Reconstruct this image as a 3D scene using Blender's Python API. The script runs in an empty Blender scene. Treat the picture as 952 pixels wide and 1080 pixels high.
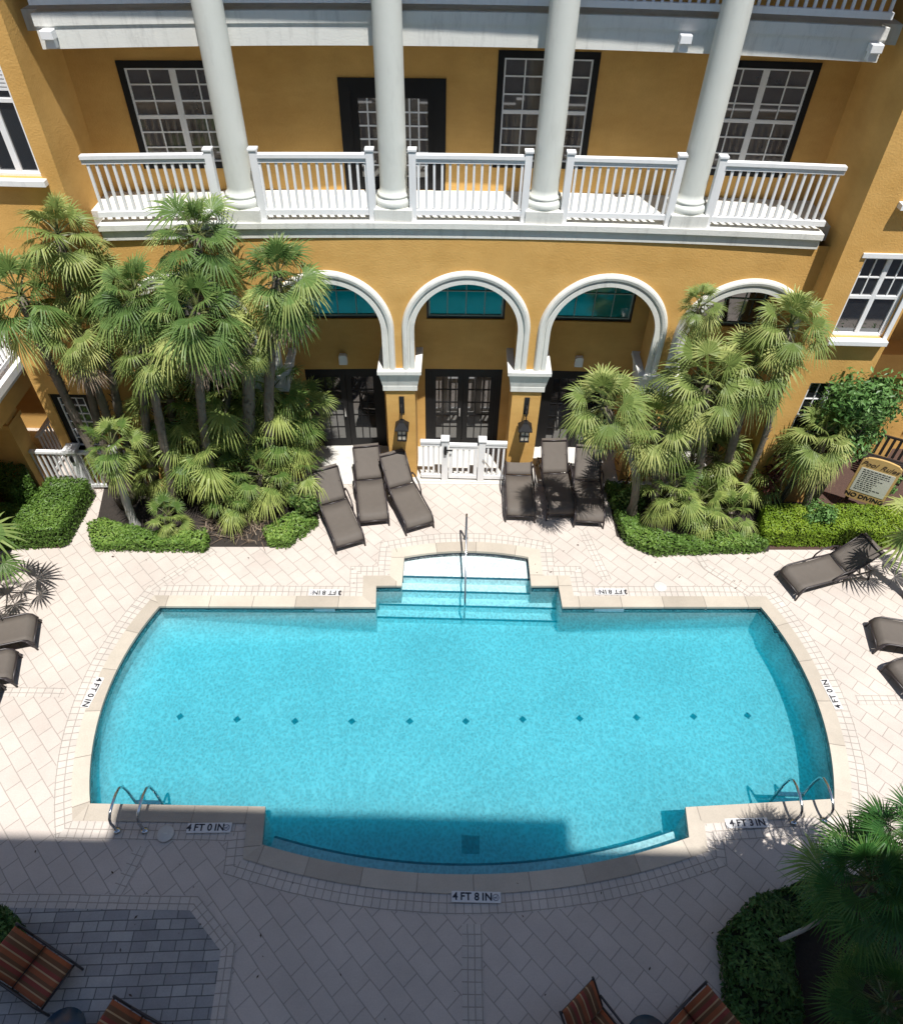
import bpy, bmesh, math, random
from mathutils import Vector, Matrix, Euler
rnd = random.Random(7)
R = math.radians
scene = bpy.context.scene
COL = scene.collection

# ------------------------------------------------------------------ camera
F_PX, PITCH, ROLL, CAM_H = 775.0, R(45.94), R(1.4), 12.0
cam_rot = (Matrix.Rotation(math.pi/2 - PITCH, 3, 'X') @ Matrix.Rotation(ROLL, 3, 'Z'))
cam_data = bpy.data.cameras.new('camera')
cam = bpy.data.objects.new('camera', cam_data)
COL.objects.link(cam)
cam.matrix_world = Matrix.Translation((0, 0, CAM_H)) @ cam_rot.to_4x4()
cam_data.sensor_fit = 'HORIZONTAL'
cam_data.sensor_width = 36.0
cam_data.lens = 36.0 * F_PX / 952.0
cam_data.clip_start = 0.05
cam_data.clip_end = 2000
scene.camera = cam

def P(x, y, z=0.0):            # surveyed point at a known height
    d = cam_rot @ Vector(((x-476)/F_PX, -(y-540)/F_PX, -1))
    return Vector((0, 0, CAM_H)) + d*((z-CAM_H)/d.z)
def PY(x, y, Y):               # surveyed point at a known distance
    d = cam_rot @ Vector(((x-476)/F_PX, -(y-540)/F_PX, -1))
    return Vector((0, 0, CAM_H)) + d*(Y/d.y)

# ------------------------------------------------------------------ mesh builder
class MB:
    def __init__(s): s.v=[]; s.f=[]; s.m=[]; s.sm=[]; s.tint=[]; s.uv=None; s.cur=0; s.smooth=False; s.t=0.5
    def add(s, vs, fs):
        o=len(s.v); s.v.extend([tuple(q) for q in vs])
        for f in fs:
            s.f.append(tuple(i+o for i in f)); s.m.append(s.cur); s.sm.append(s.smooth); s.tint.append(s.t)
        return s
    def box(s, x0,x1,y0,y1,z0,z1, nx=1, fn=None, rot=None, org=None):
        vs=[]
        for i in range(nx+1):
            x=x0+(x1-x0)*i/nx
            vs += [(x,y0,z0),(x,y1,z0),(x,y1,z1),(x,y0,z1)]
        fs=[(0,3,2,1)]
        for i in range(nx):
            a=4*i; b=a+4
            fs += [(a,b,b+3,a+3),(a+3,b+3,b+2,a+2),(a+2,b+2,b+1,a+1),(a+1,b+1,b,a)]
        a=4*nx; fs.append((a,a+1,a+2,a+3))
        if fn: vs=[fn(*q) for q in vs]
        s.add(vs,fs); return s
    def beam(s, p0, p1, w, h, up=(0,0,1)):
        p0=Vector(p0); p1=Vector(p1); d=(p1-p0).normalized(); u=Vector(up)
        if abs(d.dot(u))>.98: u=Vector((0,1,0))
        sd=d.cross(u).normalized(); u=sd.cross(d).normalized()
        vs=[]
        for p in (p0,p1):
            for a,b in ((-1,-1),(1,-1),(1,1),(-1,1)): vs.append(p+sd*a*w/2+u*b*h/2)
        s.add(vs,[(3,2,1,0),(4,5,6,7),(0,1,5,4),(1,2,6,5),(2,3,7,6),(3,0,4,7)]); return s
    def tube(s, pts, rad, n=8, cap=True):
        pts=[Vector(p) for p in pts]
        rs=rad if isinstance(rad,(list,tuple)) else [rad]*len(pts)
        vs=[]; ref=None
        for i,p in enumerate(pts):
            if i==0: d=pts[1]-p
            elif i==len(pts)-1: d=p-pts[i-1]
            else: d=(pts[i+1]-p).normalized()+(p-pts[i-1]).normalized()
            d.normalize()
            if ref is None:
                ref=Vector((0,0,1)) if abs(d.z)<.9 else Vector((1,0,0))
            a=d.cross(ref).normalized(); b=a.cross(d).normalized(); ref=b
            for k in range(n):
                t=2*math.pi*k/n; vs.append(p+(a*math.cos(t)+b*math.sin(t))*rs[i])
        fs=[]
        for i in range(len(pts)-1):
            for k in range(n):
                k2=(k+1)%n; fs.append((i*n+k,i*n+k2,(i+1)*n+k2,(i+1)*n+k))
        if cap:
            fs.append(tuple(range(n-1,-1,-1))); fs.append(tuple((len(pts)-1)*n+k for k in range(n)))
        o=s.smooth; s.smooth=True; s.add(vs,fs); s.smooth=o; return s
    def lathe(s, prof, c=(0,0,0), n=32):
        vs=[]
        for r_,z in prof:
            for k in range(n):
                t=2*math.pi*k/n; vs.append((c[0]+r_*math.cos(t),c[1]+r_*math.sin(t),c[2]+z))
        fs=[]
        for i in range(len(prof)-1):
            for k in range(n):
                k2=(k+1)%n; fs.append((i*n+k,i*n+k2,(i+1)*n+k2,(i+1)*n+k))
        fs.append(tuple(range(n-1,-1,-1))); fs.append(tuple((len(prof)-1)*n+k for k in range(n)))
        o=s.smooth; s.smooth=True; s.add(vs,fs); s.smooth=o; return s
    def prism(s, poly, z0, z1):
        n=len(poly)
        vs=[(p[0],p[1],z0) for p in poly]+[(p[0],p[1],z1) for p in poly]
        s.add(vs,[tuple(range(n-1,-1,-1)),tuple(range(n,2*n))]+[(i,(i+1)%n,n+(i+1)%n,n+i) for i in range(n)]); return s
    def xform(s, M, start=0):
        for i in range(start,len(s.v)): s.v[i]=tuple(M@Vector(s.v[i]))
        return s
    def mesh(s, name, mats):
        me=bpy.data.meshes.new(name); me.from_pydata(s.v,[],s.f)
        for m in (mats if isinstance(mats,(list,tuple)) else [mats]): me.materials.append(m)
        me.polygons.foreach_set('material_index',s.m)
        me.polygons.foreach_set('use_smooth',s.sm)
        if any(abs(t-.5)>1e-6 for t in s.tint):
            at=me.attributes.new('tint','FLOAT','FACE'); at.data.foreach_set('value',s.tint)
        if s.uv:
            l=me.uv_layers.new(name='UVMap')
            for lp in me.loops: l.data[lp.index].uv=s.uv[lp.vertex_index]
        me.update(); return me
    def build(s, name, mats, parent=None, bevel=0):
        o=bpy.data.objects.new(name, s.mesh(name,mats)); COL.objects.link(o)
        if bevel:
            b=o.modifiers.new('bevel','BEVEL'); b.width=bevel; b.segments=2; b.limit_method='ANGLE'; b.angle_limit=R(50)
        if parent:
            o.parent=parent
            o.matrix_parent_inverse=Matrix.Identity(4)
        return o

def tag(o,label=None,cat=None,group=None,kind=None):
    if label: o['label']=label
    if cat: o['category']=cat
    if group: o['group']=group
    if kind: o['kind']=kind
    return o
def empty(name, loc=(0,0,0), rz=0):
    o=bpy.data.objects.new(name,None); COL.objects.link(o); o.location=loc; o.rotation_euler=(0,0,rz)
    o.empty_display_size=.2; return o
def copy_tree(o,parent=None):
    c=o.copy(); COL.objects.link(c); c.parent=parent
    for ch in list(o.children): copy_tree(ch,c)
    return c

# ------------------------------------------------------------------ materials
def mat(name):
    m=bpy.data.materials.new(name); m.use_nodes=True
    nt=m.node_tree; b=nt.nodes['Principled BSDF']; return m,nt,b
def N(nt,t,**kw):
    n=nt.nodes.new(t)
    for k,v in kw.items():
        if k in n.inputs.keys() if isinstance(k,str) else False: n.inputs[k].default_value=v
        else: setattr(n,k,v)
    return n
def L(nt,a,b): nt.links.new(a,b)
def simple(name, col, rough=.6, metal=0, var=.12, scale=6, bump=0, bscale=80, spec=.5):
    m,nt,b=mat(name)
    b.inputs['Roughness'].default_value=rough; b.inputs['Metallic'].default_value=metal
    b.inputs['Specular IOR Level'].default_value=spec
    tc=N(nt,'ShaderNodeTexCoord')
    no=N(nt,'ShaderNodeTexNoise'); no.inputs['Scale'].default_value=scale; no.inputs['Detail'].default_value=6
    no.inputs['Roughness'].default_value=.65
    L(nt,tc.outputs['Object'],no.inputs['Vector'])
    mx=N(nt,'ShaderNodeMix',data_type='RGBA')
    mx.inputs['A'].default_value=tuple(c*(1-var) for c in col)+(1,)
    mx.inputs['B'].default_value=tuple(min(1,c*(1+var)) for c in col)+(1,)
    L(nt,no.outputs['Fac'],mx.inputs['Factor']); L(nt,mx.outputs['Result'],b.inputs['Base Color'])
    if bump:
        n2=N(nt,'ShaderNodeTexNoise'); n2.inputs['Scale'].default_value=bscale; n2.inputs['Detail'].default_value=3
        L(nt,tc.outputs['Object'],n2.inputs['Vector'])
        bp=N(nt,'ShaderNodeBump'); bp.inputs['Strength'].default_value=bump; bp.inputs['Distance'].default_value=.02
        L(nt,n2.outputs['Fac'],bp.inputs['Height']); L(nt,bp.outputs['Normal'],b.inputs['Normal'])
    return m

def brick_mat(name, c1, c2, cm, w, h, mort, rot=0, uv=False, rough=.8, offset=.5, freq=2, blotch=.12, stain=None, bias=0):
    m,nt,b=mat(name); b.inputs['Roughness'].default_value=rough; b.inputs['Specular IOR Level'].default_value=.3
    if uv:
        src=N(nt,'ShaderNodeTexCoord').outputs['UV']
    else:
        src=N(nt,'ShaderNodeNewGeometry').outputs['Position']
    mp=N(nt,'ShaderNodeMapping'); mp.inputs['Rotation'].default_value=(0,0,rot)
    L(nt,src,mp.inputs['Vector'])
    # slight wobble so that joints are not ruled
    wn=N(nt,'ShaderNodeTexNoise'); wn.inputs['Scale'].default_value=1.3
    L(nt,mp.outputs['Vector'],wn.inputs['Vector'])
    br=N(nt,'ShaderNodeTexBrick'); br.offset=offset; br.offset_frequency=freq; br.squash=1
    br.inputs['Color1'].default_value=tuple(c1)+(1,); br.inputs['Color2'].default_value=tuple(c2)+(1,)
    br.inputs['Mortar'].default_value=tuple(cm)+(1,); br.inputs['Scale'].default_value=1
    br.inputs['Mortar Size'].default_value=mort; br.inputs['Mortar Smooth'].default_value=.3; br.inputs['Bias'].default_value=bias
    br.inputs['Brick Width'].default_value=w; br.inputs['Row Height'].default_value=h
    va=N(nt,'ShaderNodeVectorMath',operation='MULTIPLY_ADD'); va.inputs[1].default_value=(.03,.03,0)
    L(nt,wn.outputs['Color'],va.inputs[0]); L(nt,mp.outputs['Vector'],va.inputs[2])
    L(nt,va.outputs['Vector'],br.inputs['Vector'])
    no=N(nt,'ShaderNodeTexNoise'); no.inputs['Scale'].default_value=.9; no.inputs['Detail'].default_value=8; no.inputs['Roughness'].default_value=.7
    gp=N(nt,'ShaderNodeNewGeometry'); L(nt,gp.outputs['Position'],no.inputs['Vector'])
    rmp=N(nt,'ShaderNodeMapRange'); rmp.inputs['From Min'].default_value=.3; rmp.inputs['From Max'].default_value=.7
    rmp.inputs['To Min'].default_value=1-blotch; rmp.inputs['To Max'].default_value=1+blotch
    L(nt,no.outputs['Fac'],rmp.inputs['Value'])
    mul=N(nt,'ShaderNodeVectorMath',operation='SCALE'); L(nt,br.outputs['Color'],mul.inputs[0]); L(nt,rmp.outputs['Result'],mul.inputs['Scale'])
    fine=N(nt,'ShaderNodeTexNoise'); fine.inputs['Scale'].default_value=45; fine.inputs['Detail'].default_value=4
    L(nt,gp.outputs['Position'],fine.inputs['Vector'])
    r2=N(nt,'ShaderNodeMapRange'); r2.inputs['To Min'].default_value=.86; r2.inputs['To Max'].default_value=1.14
    L(nt,fine.outputs['Fac'],r2.inputs['Value'])
    mu2=N(nt,'ShaderNodeVectorMath',operation='SCALE'); L(nt,mul.outputs['Vector'],mu2.inputs[0]); L(nt,r2.outputs['Result'],mu2.inputs['Scale'])
    out=mu2.outputs['Vector']
    if stain:                    # sparse dark spots and gum marks
        vo=N(nt,'ShaderNodeTexNoise'); vo.inputs['Scale'].default_value=3.1; vo.inputs['Detail'].default_value=9; vo.inputs['Roughness'].default_value=.8
        L(nt,gp.outputs['Position'],vo.inputs['Vector'])
        r3=N(nt,'ShaderNodeMapRange'); r3.inputs['From Min'].default_value=.64; r3.inputs['From Max'].default_value=.74
        r3.inputs['To Min'].default_value=1; r3.inputs['To Max'].default_value=stain
        L(nt,vo.outputs['Fac'],r3.inputs['Value'])
        mu3=N(nt,'ShaderNodeVectorMath',operation='SCALE'); L(nt,out,mu3.inputs[0]); L(nt,r3.outputs['Result'],mu3.inputs['Scale']); out=mu3.outputs['Vector']
    L(nt,out,b.inputs['Base Color'])
    bp=N(nt,'ShaderNodeBump'); bp.inputs['Strength'].default_value=.35; bp.inputs['Distance'].default_value=.01; bp.invert=True
    L(nt,br.outputs['Fac'],bp.inputs['Height']); L(nt,bp.outputs['Normal'],b.inputs['Normal'])
    return m

def stucco_mat():
    m,nt,b=mat('orange_stucco'); b.inputs['Roughness'].default_value=.85; b.inputs['Specular IOR Level'].default_value=.25
    g=N(nt,'ShaderNodeNewGeometry')
    big=N(nt,'ShaderNodeTexNoise'); big.inputs['Scale'].default_value=.8; big.inputs['Detail'].default_value=9; big.inputs['Roughness'].default_value=.72
    mp=N(nt,'ShaderNodeMapping'); mp.inputs['Scale'].default_value=(.6,.6,1.4); L(nt,g.outputs['Position'],mp.inputs['Vector']); L(nt,mp.outputs['Vector'],big.inputs['Vector'])
    cr=N(nt,'ShaderNodeValToRGB'); e=cr.color_ramp.elements
    e[0].position=.3; e[0].color=(.54,.305,.085,1); e[1].position=.7; e[1].color=(.69,.42,.14,1)
    L(nt,big.outputs['Fac'],cr.inputs['Fac'])
    # weathering streaks running down
    st=N(nt,'ShaderNodeTexNoise'); st.inputs['Scale'].default_value=1; st.inputs['Detail'].default_value=7
    m2=N(nt,'ShaderNodeMapping'); m2.inputs['Scale'].default_value=(2.2,2.2,1.1); L(nt,g.outputs['Position'],m2.inputs['Vector']); L(nt,m2.outputs['Vector'],st.inputs['Vector'])
    rr=N(nt,'ShaderNodeMapRange'); rr.inputs['From Min'].default_value=.35; rr.inputs['From Max'].default_value=.7; rr.inputs['To Min'].default_value=1.03; rr.inputs['To Max'].default_value=.93
    L(nt,st.outputs['Fac'],rr.inputs['Value'])
    mul=N(nt,'ShaderNodeVectorMath',operation='SCALE'); L(nt,cr.outputs['Color'],mul.inputs[0]); L(nt,rr.outputs['Result'],mul.inputs['Scale'])
    L(nt,mul.outputs['Vector'],b.inputs['Base Color'])
    n2=N(nt,'ShaderNodeTexNoise'); n2.inputs['Scale'].default_value=34; n2.inputs['Detail'].default_value=5
    L(nt,g.outputs['Position'],n2.inputs['Vector'])
    bp=N(nt,'ShaderNodeBump'); bp.inputs['Strength'].default_value=.3; bp.inputs['Distance'].default_value=.02
    L(nt,n2.outputs['Fac'],bp.inputs['Height']); L(nt,bp.outputs['Normal'],b.inputs['Normal'])
    return m

def grime(m,amount=.25):
    nt=m.node_tree; b=nt.nodes['Principled BSDF']; src=b.inputs['Base Color'].links[0].from_socket
    g=N(nt,'ShaderNodeNewGeometry'); mp=N(nt,'ShaderNodeMapping'); mp.inputs['Scale'].default_value=(3.5,3.5,.7)
    n=N(nt,'ShaderNodeTexNoise'); n.inputs['Scale'].default_value=1.6; n.inputs['Detail'].default_value=9; n.inputs['Roughness'].default_value=.75
    L(nt,g.outputs['Position'],mp.inputs['Vector']); L(nt,mp.outputs['Vector'],n.inputs['Vector'])
    r=N(nt,'ShaderNodeMapRange'); r.inputs['From Min'].default_value=.52; r.inputs['From Max'].default_value=.75; r.inputs['To Min'].default_value=1; r.inputs['To Max'].default_value=1-amount
    L(nt,n.outputs['Fac'],r.inputs['Value']); v=N(nt,'ShaderNodeVectorMath',operation='SCALE'); L(nt,src,v.inputs[0]); L(nt,r.outputs['Result'],v.inputs['Scale']); L(nt,v.outputs['Vector'],b.inputs['Base Color'])
def leaf_mat(name, c_lo, c_mid, c_hi, rough=.4, trans=.25):
    m,nt,b=mat(name); b.inputs['Roughness'].default_value=rough; b.inputs['Specular IOR Level'].default_value=.28
    at=N(nt,'ShaderNodeAttribute',attribute_name='tint')
    cr=N(nt,'ShaderNodeValToRGB'); e=cr.color_ramp.elements
    e[0].position=0; e[0].color=tuple(c_lo)+(1,); e[1].position=1; e[1].color=tuple(c_hi)+(1,)
    k=cr.color_ramp.elements.new(.5); k.color=tuple(c_mid)+(1,)
    L(nt,at.outputs['Fac'],cr.inputs['Fac']); L(nt,cr.outputs['Color'],b.inputs['Base Color'])
    tr=N(nt,'ShaderNodeBsdfTranslucent'); L(nt,cr.outputs['Color'],tr.inputs['Color'])
    mx=N(nt,'ShaderNodeMixShader'); mx.inputs['Fac'].default_value=trans
    L(nt,b.outputs['BSDF'],mx.inputs[1]); L(nt,tr.outputs['BSDF'],mx.inputs[2])
    L(nt,mx.outputs['Shader'],nt.nodes['Material Output'].inputs['Surface'])
    return m

M={}
M['stucco']=stucco_mat()
M['white']=simple('white_paint',(.78,.79,.80),.45,var=.05,scale=2.5)
M['trim']=simple('cast_stone_trim',(.70,.70,.66),.7,var=.09,scale=2.2,bump=.15,bscale=40)
M['column']=simple('column_paint',(.62,.64,.60),.6,var=.06,scale=1.6,bump=.08,bscale=30)
M['slab']=simple('concrete_slab',(.60,.58,.54),.8,var=.1,scale=1.2,bump=.15,bscale=50)
M['black']=simple('black_frame_paint',(.012,.012,.013),.5,var=.2,spec=.2)
M['darkmetal']=simple('dark_bronze_metal',(.035,.03,.03),.4,metal=.3,var=.2)
M['grill']=simple('aged_iron',(.02,.02,.022),.5,metal=.4,var=.3)
M['glass']=simple('dark_window_glass',(.018,.02,.023),.03,var=.3,scale=1.2,spec=.8)
M['curtain']=simple('glass_over_curtain',(.065,.055,.05),.06,var=.55,scale=3,spec=.7)
M['teal']=simple('teal_reflection_glass',(.0,.21,.215),.06,var=.3,scale=1.8,spec=.7)  # reflection of pool and sky painted into the base colour
for k_ in ('glass','curtain','teal'): M[k_].node_tree.nodes['Principled BSDF'].inputs['IOR'].default_value=1.85
M['amber']=simple('lantern_glass',(.45,.42,.36),.15,var=.1,spec=.6)
M['chrome']=simple('stainless_steel',(.55,.56,.57),.16,metal=1,var=.05)
M['sling']=simple('taupe_sling_mesh',(.11,.094,.081),.75,var=.12,scale=9,bump=.25,bscale=260)
M['sframe']=simple('brown_lounger_frame',(.035,.028,.03),.4,var=.15)
M['bark']=simple('palm_bark',(.15,.125,.10),.9,var=.45,scale=9,bump=.9,bscale=26)
M['greybark']=simple('smooth_grey_trunk',(.34,.33,.31),.85,var=.22,scale=7,bump=.4,bscale=24)
M['mulch']=simple('red_brown_mulch',(.075,.042,.032),.95,var=.55,scale=26,bump=1,bscale=40)
M['soil']=simple('dark_bed_soil',(.03,.024,.02),.95,var=.5,scale=20,bump=1,bscale=40)
M['bluetable']=simple('blue_table_top',(.012,.04,.075),.25,var=.15)
M['tile']=simple('navy_waterline_tile',(.012,.025,.045),.2,var=.5,scale=14)
M['steptile']=simple('step_edge_tile',(.02,.10,.15),.25,var=.3,scale=14)
M['letter']=simple('black_lettering',(.012,.013,.02),.5,var=.1)
M['marker']=simple('white_marker_tile',(.62,.61,.60),.4,var=.08,scale=8)
M['signgold']=simple('tan_sign_face',(.50,.34,.13),.55,var=.12,scale=8)
M['signpanel']=simple('pale_sign_panel',(.55,.56,.50),.4,var=.12,scale=10)
M['brown']=simple('brown_post',(.06,.035,.022),.7,var=.3)
M['lid']=simple('white_skimmer_lid',(.52,.50,.47),.6,var=.12,scale=14)
M['ground']=simple('pale_ground',(.36,.33,.29),.9,var=.15,scale=.3)

cA,cB=(.475,.420,.380),(.515,.455,.412)
M['pavers']=brick_mat('cream_diamond_pavers',cA,cB,(.33,.295,.265),.40,.262,.009,rot=R(45),blotch=.10,stain=.72)
M['border']=brick_mat('small_border_pavers',(.475,.43,.39),(.535,.482,.437),(.31,.28,.25),.125,.14,.009,uv=True,offset=0)
M['band']=brick_mat('band_pavers',(.475,.43,.39),(.525,.474,.43),(.32,.285,.255),.15,.10,.009,uv=True,offset=0)
M['coping']=brick_mat('coping_stones',(.375,.33,.275),(.50,.45,.38),(.26,.23,.195),.86,.9,.009,uv=True,offset=0,rough=.7)
M['patio']=brick_mat('grey_patio_pavers',(.25,.25,.255),(.385,.375,.365),(.12,.12,.12),.21,.14,.008,rot=R(-3),blotch=.2,stain=.6)
_b=[n for n in M['patio'].node_tree.nodes if n.type=='TEX_BRICK'][0]; _b.squash=1.7; _b.squash_frequency=2; _b.offset_frequency=3; _b.offset=.37
M['plaster']=simple('pool_plaster',(.82,.85,.85),.6,var=.05,scale=2)
M['palm']=leaf_mat('palm_leaf',(.045,.10,.026),(.135,.22,.06),(.45,.50,.17),.45,.33)
M['palm2']=leaf_mat('olive_palm_leaf',(.075,.125,.03),(.195,.26,.072),(.48,.50,.18),.45,.33)
M['deepleaf']=leaf_mat('deep_green_palm_leaf',(.035,.085,.02),(.11,.19,.045),(.36,.42,.12),.42,.3)
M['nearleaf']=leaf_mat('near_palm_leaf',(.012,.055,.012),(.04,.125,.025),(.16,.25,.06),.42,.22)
M['dead']=leaf_mat('dead_palm_leaf',(.13,.09,.06),(.24,.18,.13),(.36,.29,.22),.8,.15)
M['petiole']=simple('palm_stalk',(.10,.115,.035),.5,var=.25)
M['hedge']=leaf_mat('hedge_leaf',(.045,.095,.015),(.11,.20,.035),(.23,.33,.07),.45,.15)
M['lime']=leaf_mat('bright_hedge_leaf',(.07,.13,.01),(.16,.25,.018),(.29,.36,.04),.5,.15)
M['shrub']=leaf_mat('shrub_leaf',(.045,.11,.025),(.13,.26,.07),(.30,.45,.18),.4,.25)
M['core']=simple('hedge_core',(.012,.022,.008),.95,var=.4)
M['redleaf']=leaf_mat('red_cordyline_leaf',(.05,.015,.015),(.10,.03,.025),(.17,.07,.05),.4,.2)

grime(M['trim'],.3); grime(M['white'],.16); grime(M['column'],.14); grime(M['slab'],.25)
def cushion_mat():
    m,nt,b=mat('striped_cushion'); b.inputs['Roughness'].default_value=.85
    tc=N(nt,'ShaderNodeTexCoord'); sp=N(nt,'ShaderNodeSeparateXYZ'); L(nt,tc.outputs['UV'],sp.inputs[0])
    cr=N(nt,'ShaderNodeValToRGB'); cr.color_ramp.interpolation='CONSTANT'
    rust,tan,brn,red=(.30,.085,.032,1),(.42,.27,.14,1),(.15,.065,.028,1),(.23,.045,.03,1)
    seq=[(0,rust),(.1,brn),(.2,tan),(.235,brn),(.33,red),(.42,tan),(.455,rust),(.56,brn),(.64,tan),(.675,red),(.77,brn),(.84,tan),(.875,rust)]
    e=cr.color_ramp.elements; e[0].position=0; e[0].color=seq[0][1]; e[1].position=seq[1][0]; e[1].color=seq[1][1]
    for p,c in seq[2:]:
        k=e.new(p); k.color=c
    L(nt,sp.outputs['X'],cr.inputs['Fac']); L(nt,cr.outputs['Color'],b.inputs['Base Color'])
    return m
M['cushion']=cushion_mat()

def water_mat():
    m,nt,b=mat('pool_water'); nt.nodes.remove(b)
    out=nt.nodes['Material Output']
    g=N(nt,'ShaderNodeNewGeometry')
    wn=N(nt,'ShaderNodeTexNoise'); wn.inputs['Scale'].default_value=3.5; wn.inputs['Detail'].default_value=3
    L(nt,g.outputs['Position'],wn.inputs['Vector'])
    va=N(nt,'ShaderNodeVectorMath',operation='MULTIPLY_ADD'); va.inputs[1].default_value=(.2,.2,0)
    L(nt,wn.outputs['Color'],va.inputs[0]); L(nt,g.outputs['Position'],va.inputs[2])
    mp=N(nt,'ShaderNodeMapping'); mp.inputs['Scale'].default_value=(1,.8,1); L(nt,va.outputs['Vector'],mp.inputs['Vector'])
    vo=N(nt,'ShaderNodeTexVoronoi',feature='SMOOTH_F1'); vo.inputs['Scale'].default_value=21; vo.inputs['Smoothness'].default_value=.15
    L(nt,mp.outputs['Vector'],vo.inputs['Vector'])
    # caustics painted as a cell pattern in the surface's transparent colour
    cr=N(nt,'ShaderNodeMapRange'); cr.inputs['From Min'].default_value=.15; cr.inputs['From Max'].default_value=.75
    cr.inputs['To Min'].default_value=.76; cr.inputs['To Max'].default_value=1.0
    L(nt,vo.outputs['Distance'],cr.inputs['Value'])
    pw=N(nt,'ShaderNodeTexNoise'); pw.inputs['Scale'].default_value=.7; L(nt,g.outputs['Position'],pw.inputs['Vector'])
    cc=N(nt,'ShaderNodeCombineColor')
    pm=N(nt,'ShaderNodeMapRange'); pm.inputs['From Min'].default_value=.3; pm.inputs['From Max'].default_value=.7; pm.inputs['To Min'].default_value=.95; pm.inputs['To Max'].default_value=1.02; L(nt,pw.outputs['Fac'],pm.inputs['Value'])
    pr=N(nt,'ShaderNodeMath',operation='MULTIPLY'); pr.use_clamp=True; L(nt,cr.outputs['Result'],pr.inputs[0]); L(nt,pm.outputs['Result'],pr.inputs[1])
    for i in range(3): L(nt,pr.outputs['Value'],cc.inputs[i])
    tr=N(nt,'ShaderNodeBsdfTransparent'); L(nt,cc.outputs['Color'],tr.inputs['Color'])
    gl=N(nt,'ShaderNodeBsdfGlossy'); gl.inputs['Roughness'].default_value=.04
    bp=N(nt,'ShaderNodeBump'); bp.inputs['Strength'].default_value=.6; bp.inputs['Distance'].default_value=.012
    L(nt,vo.outputs['Distance'],bp.inputs['Height']); L(nt,bp.outputs['Normal'],gl.inputs['Normal'])
    fr=N(nt,'ShaderNodeFresnel'); fr.inputs['IOR'].default_value=1.33; L(nt,bp.outputs['Normal'],fr.inputs['Normal'])
    mx=N(nt,'ShaderNodeMixShader'); L(nt,fr.outputs['Fac'],mx.inputs['Fac']); L(nt,tr.outputs['BSDF'],mx.inputs[1]); L(nt,gl.outputs['BSDF'],mx.inputs[2])
    L(nt,mx.outputs['Shader'],out.inputs['Surface'])
    ab=N(nt,'ShaderNodeVolumeAbsorption'); ab.inputs['Color'].default_value=(.14,.79,.875,1); ab.inputs['Density'].default_value=1.5
    sc=N(nt,'ShaderNodeVolumeScatter'); sc.inputs['Color'].default_value=(.0,.84,.97,1); sc.inputs['Density'].default_value=.55; sc.inputs['Anisotropy'].default_value=.3
    ad=N(nt,'ShaderNodeAddShader'); L(nt,ab.outputs['Volume'],ad.inputs[0]); L(nt,sc.outputs['Volume'],ad.inputs[1]); L(nt,ad.outputs['Shader'],out.inputs['Volume'])
    return m
M['water']=water_mat()

# ------------------------------------------------------------------ light
SUN=Vector((.136,-.337,1)).normalized()
sd=bpy.data.lights.new('sun','SUN'); so=bpy.data.objects.new('sun',sd); COL.objects.link(so)
sd.energy=4.6; sd.angle=R(.5); sd.color=(1,.965,.91)
so.rotation_euler=SUN.to_track_quat('Z','Y').to_euler(); so.location=(3,-8,40)
w=bpy.data.worlds.new('World'); scene.world=w; w.use_nodes=True
wn=w.node_tree; bg=wn.nodes['Background']
sky=wn.nodes.new('ShaderNodeTexSky'); sky.sky_type='NISHITA'; sky.sun_disc=False
sky.sun_elevation=math.asin(SUN.z); sky.sun_rotation=math.atan2(SUN.x,SUN.y)
wn.links.new(sky.outputs['Color'],bg.inputs['Color']); bg.inputs['Strength'].default_value=.085; sky.ozone_density=3.5; sky.air_density=1.2; sky.dust_density=.3
vs=scene.view_settings; vs.view_transform='Standard'; vs.look='None'; vs.gamma=1; vs.use_curve_mapping=False; vs.exposure=.55
scene.render.engine='CYCLES'
scene.cycles.max_bounces=8; scene.cycles.volume_bounces=2; scene.cycles.transparent_max_bounces=12; scene.cycles.caustics_reflective=False; scene.cycles.caustics_refractive=False
scene.cycles.use_denoising=True

# ------------------------------------------------------------------ pool outline
def arc3(a,b,c,n):
    ax,ay=a;bx,by=b;cx,cy=c
    d=2*(ax*(by-cy)+bx*(cy-ay)+cx*(ay-by))
    ux=((ax*ax+ay*ay)*(by-cy)+(bx*bx+by*by)*(cy-ay)+(cx*cx+cy*cy)*(ay-by))/d
    uy=((ax*ax+ay*ay)*(cx-bx)+(bx*bx+by*by)*(ax-cx)+(cx*cx+cy*cy)*(bx-ax))/d
    r=math.hypot(ax-ux,ay-uy); t0=math.atan2(ay-uy,ax-ux); t2=math.atan2(cy-uy,cx-ux); t1=math.atan2(by-uy,bx-ux)
    def nrm(t):
        while t<0: t+=2*math.pi
        return t%(2*math.pi)
    ccw=nrm(t1-t0)<nrm(t2-t0); sp=nrm(t2-t0) if ccw else -nrm(t0-t2)
    return [(ux+r*math.cos(t0+sp*i/n),uy+r*math.sin(t0+sp*i/n)) for i in range(n+1)]
ARC_B=arc3((-2.87,4.2),(.54,3.83),(3.94,4.47),28)
OUT=[]                                    # counter-clockwise from the lower left corner
OUT+=[(-5.77,4.77),(-2.93,4.79)]
OUT+=ARC_B
OUT+=[(3.98,4.95)]
OUT+=arc3((6.49,5.15),(6.80,7.2),(6.35,9.14),20)
OUT+=[(2.31,9.02),(2.28,9.56),(1.71,9.54)]
OUT+=arc3((1.69,10.32),(.34,10.45),(-1.01,10.24),14)
OUT+=[(-1.01,9.46),(-1.54,9.44),(-1.50,8.90)]
OUT+=arc3((-5.81,8.79),(-6.2,6.85),(-5.77,4.77),20)[:-1]
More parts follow.
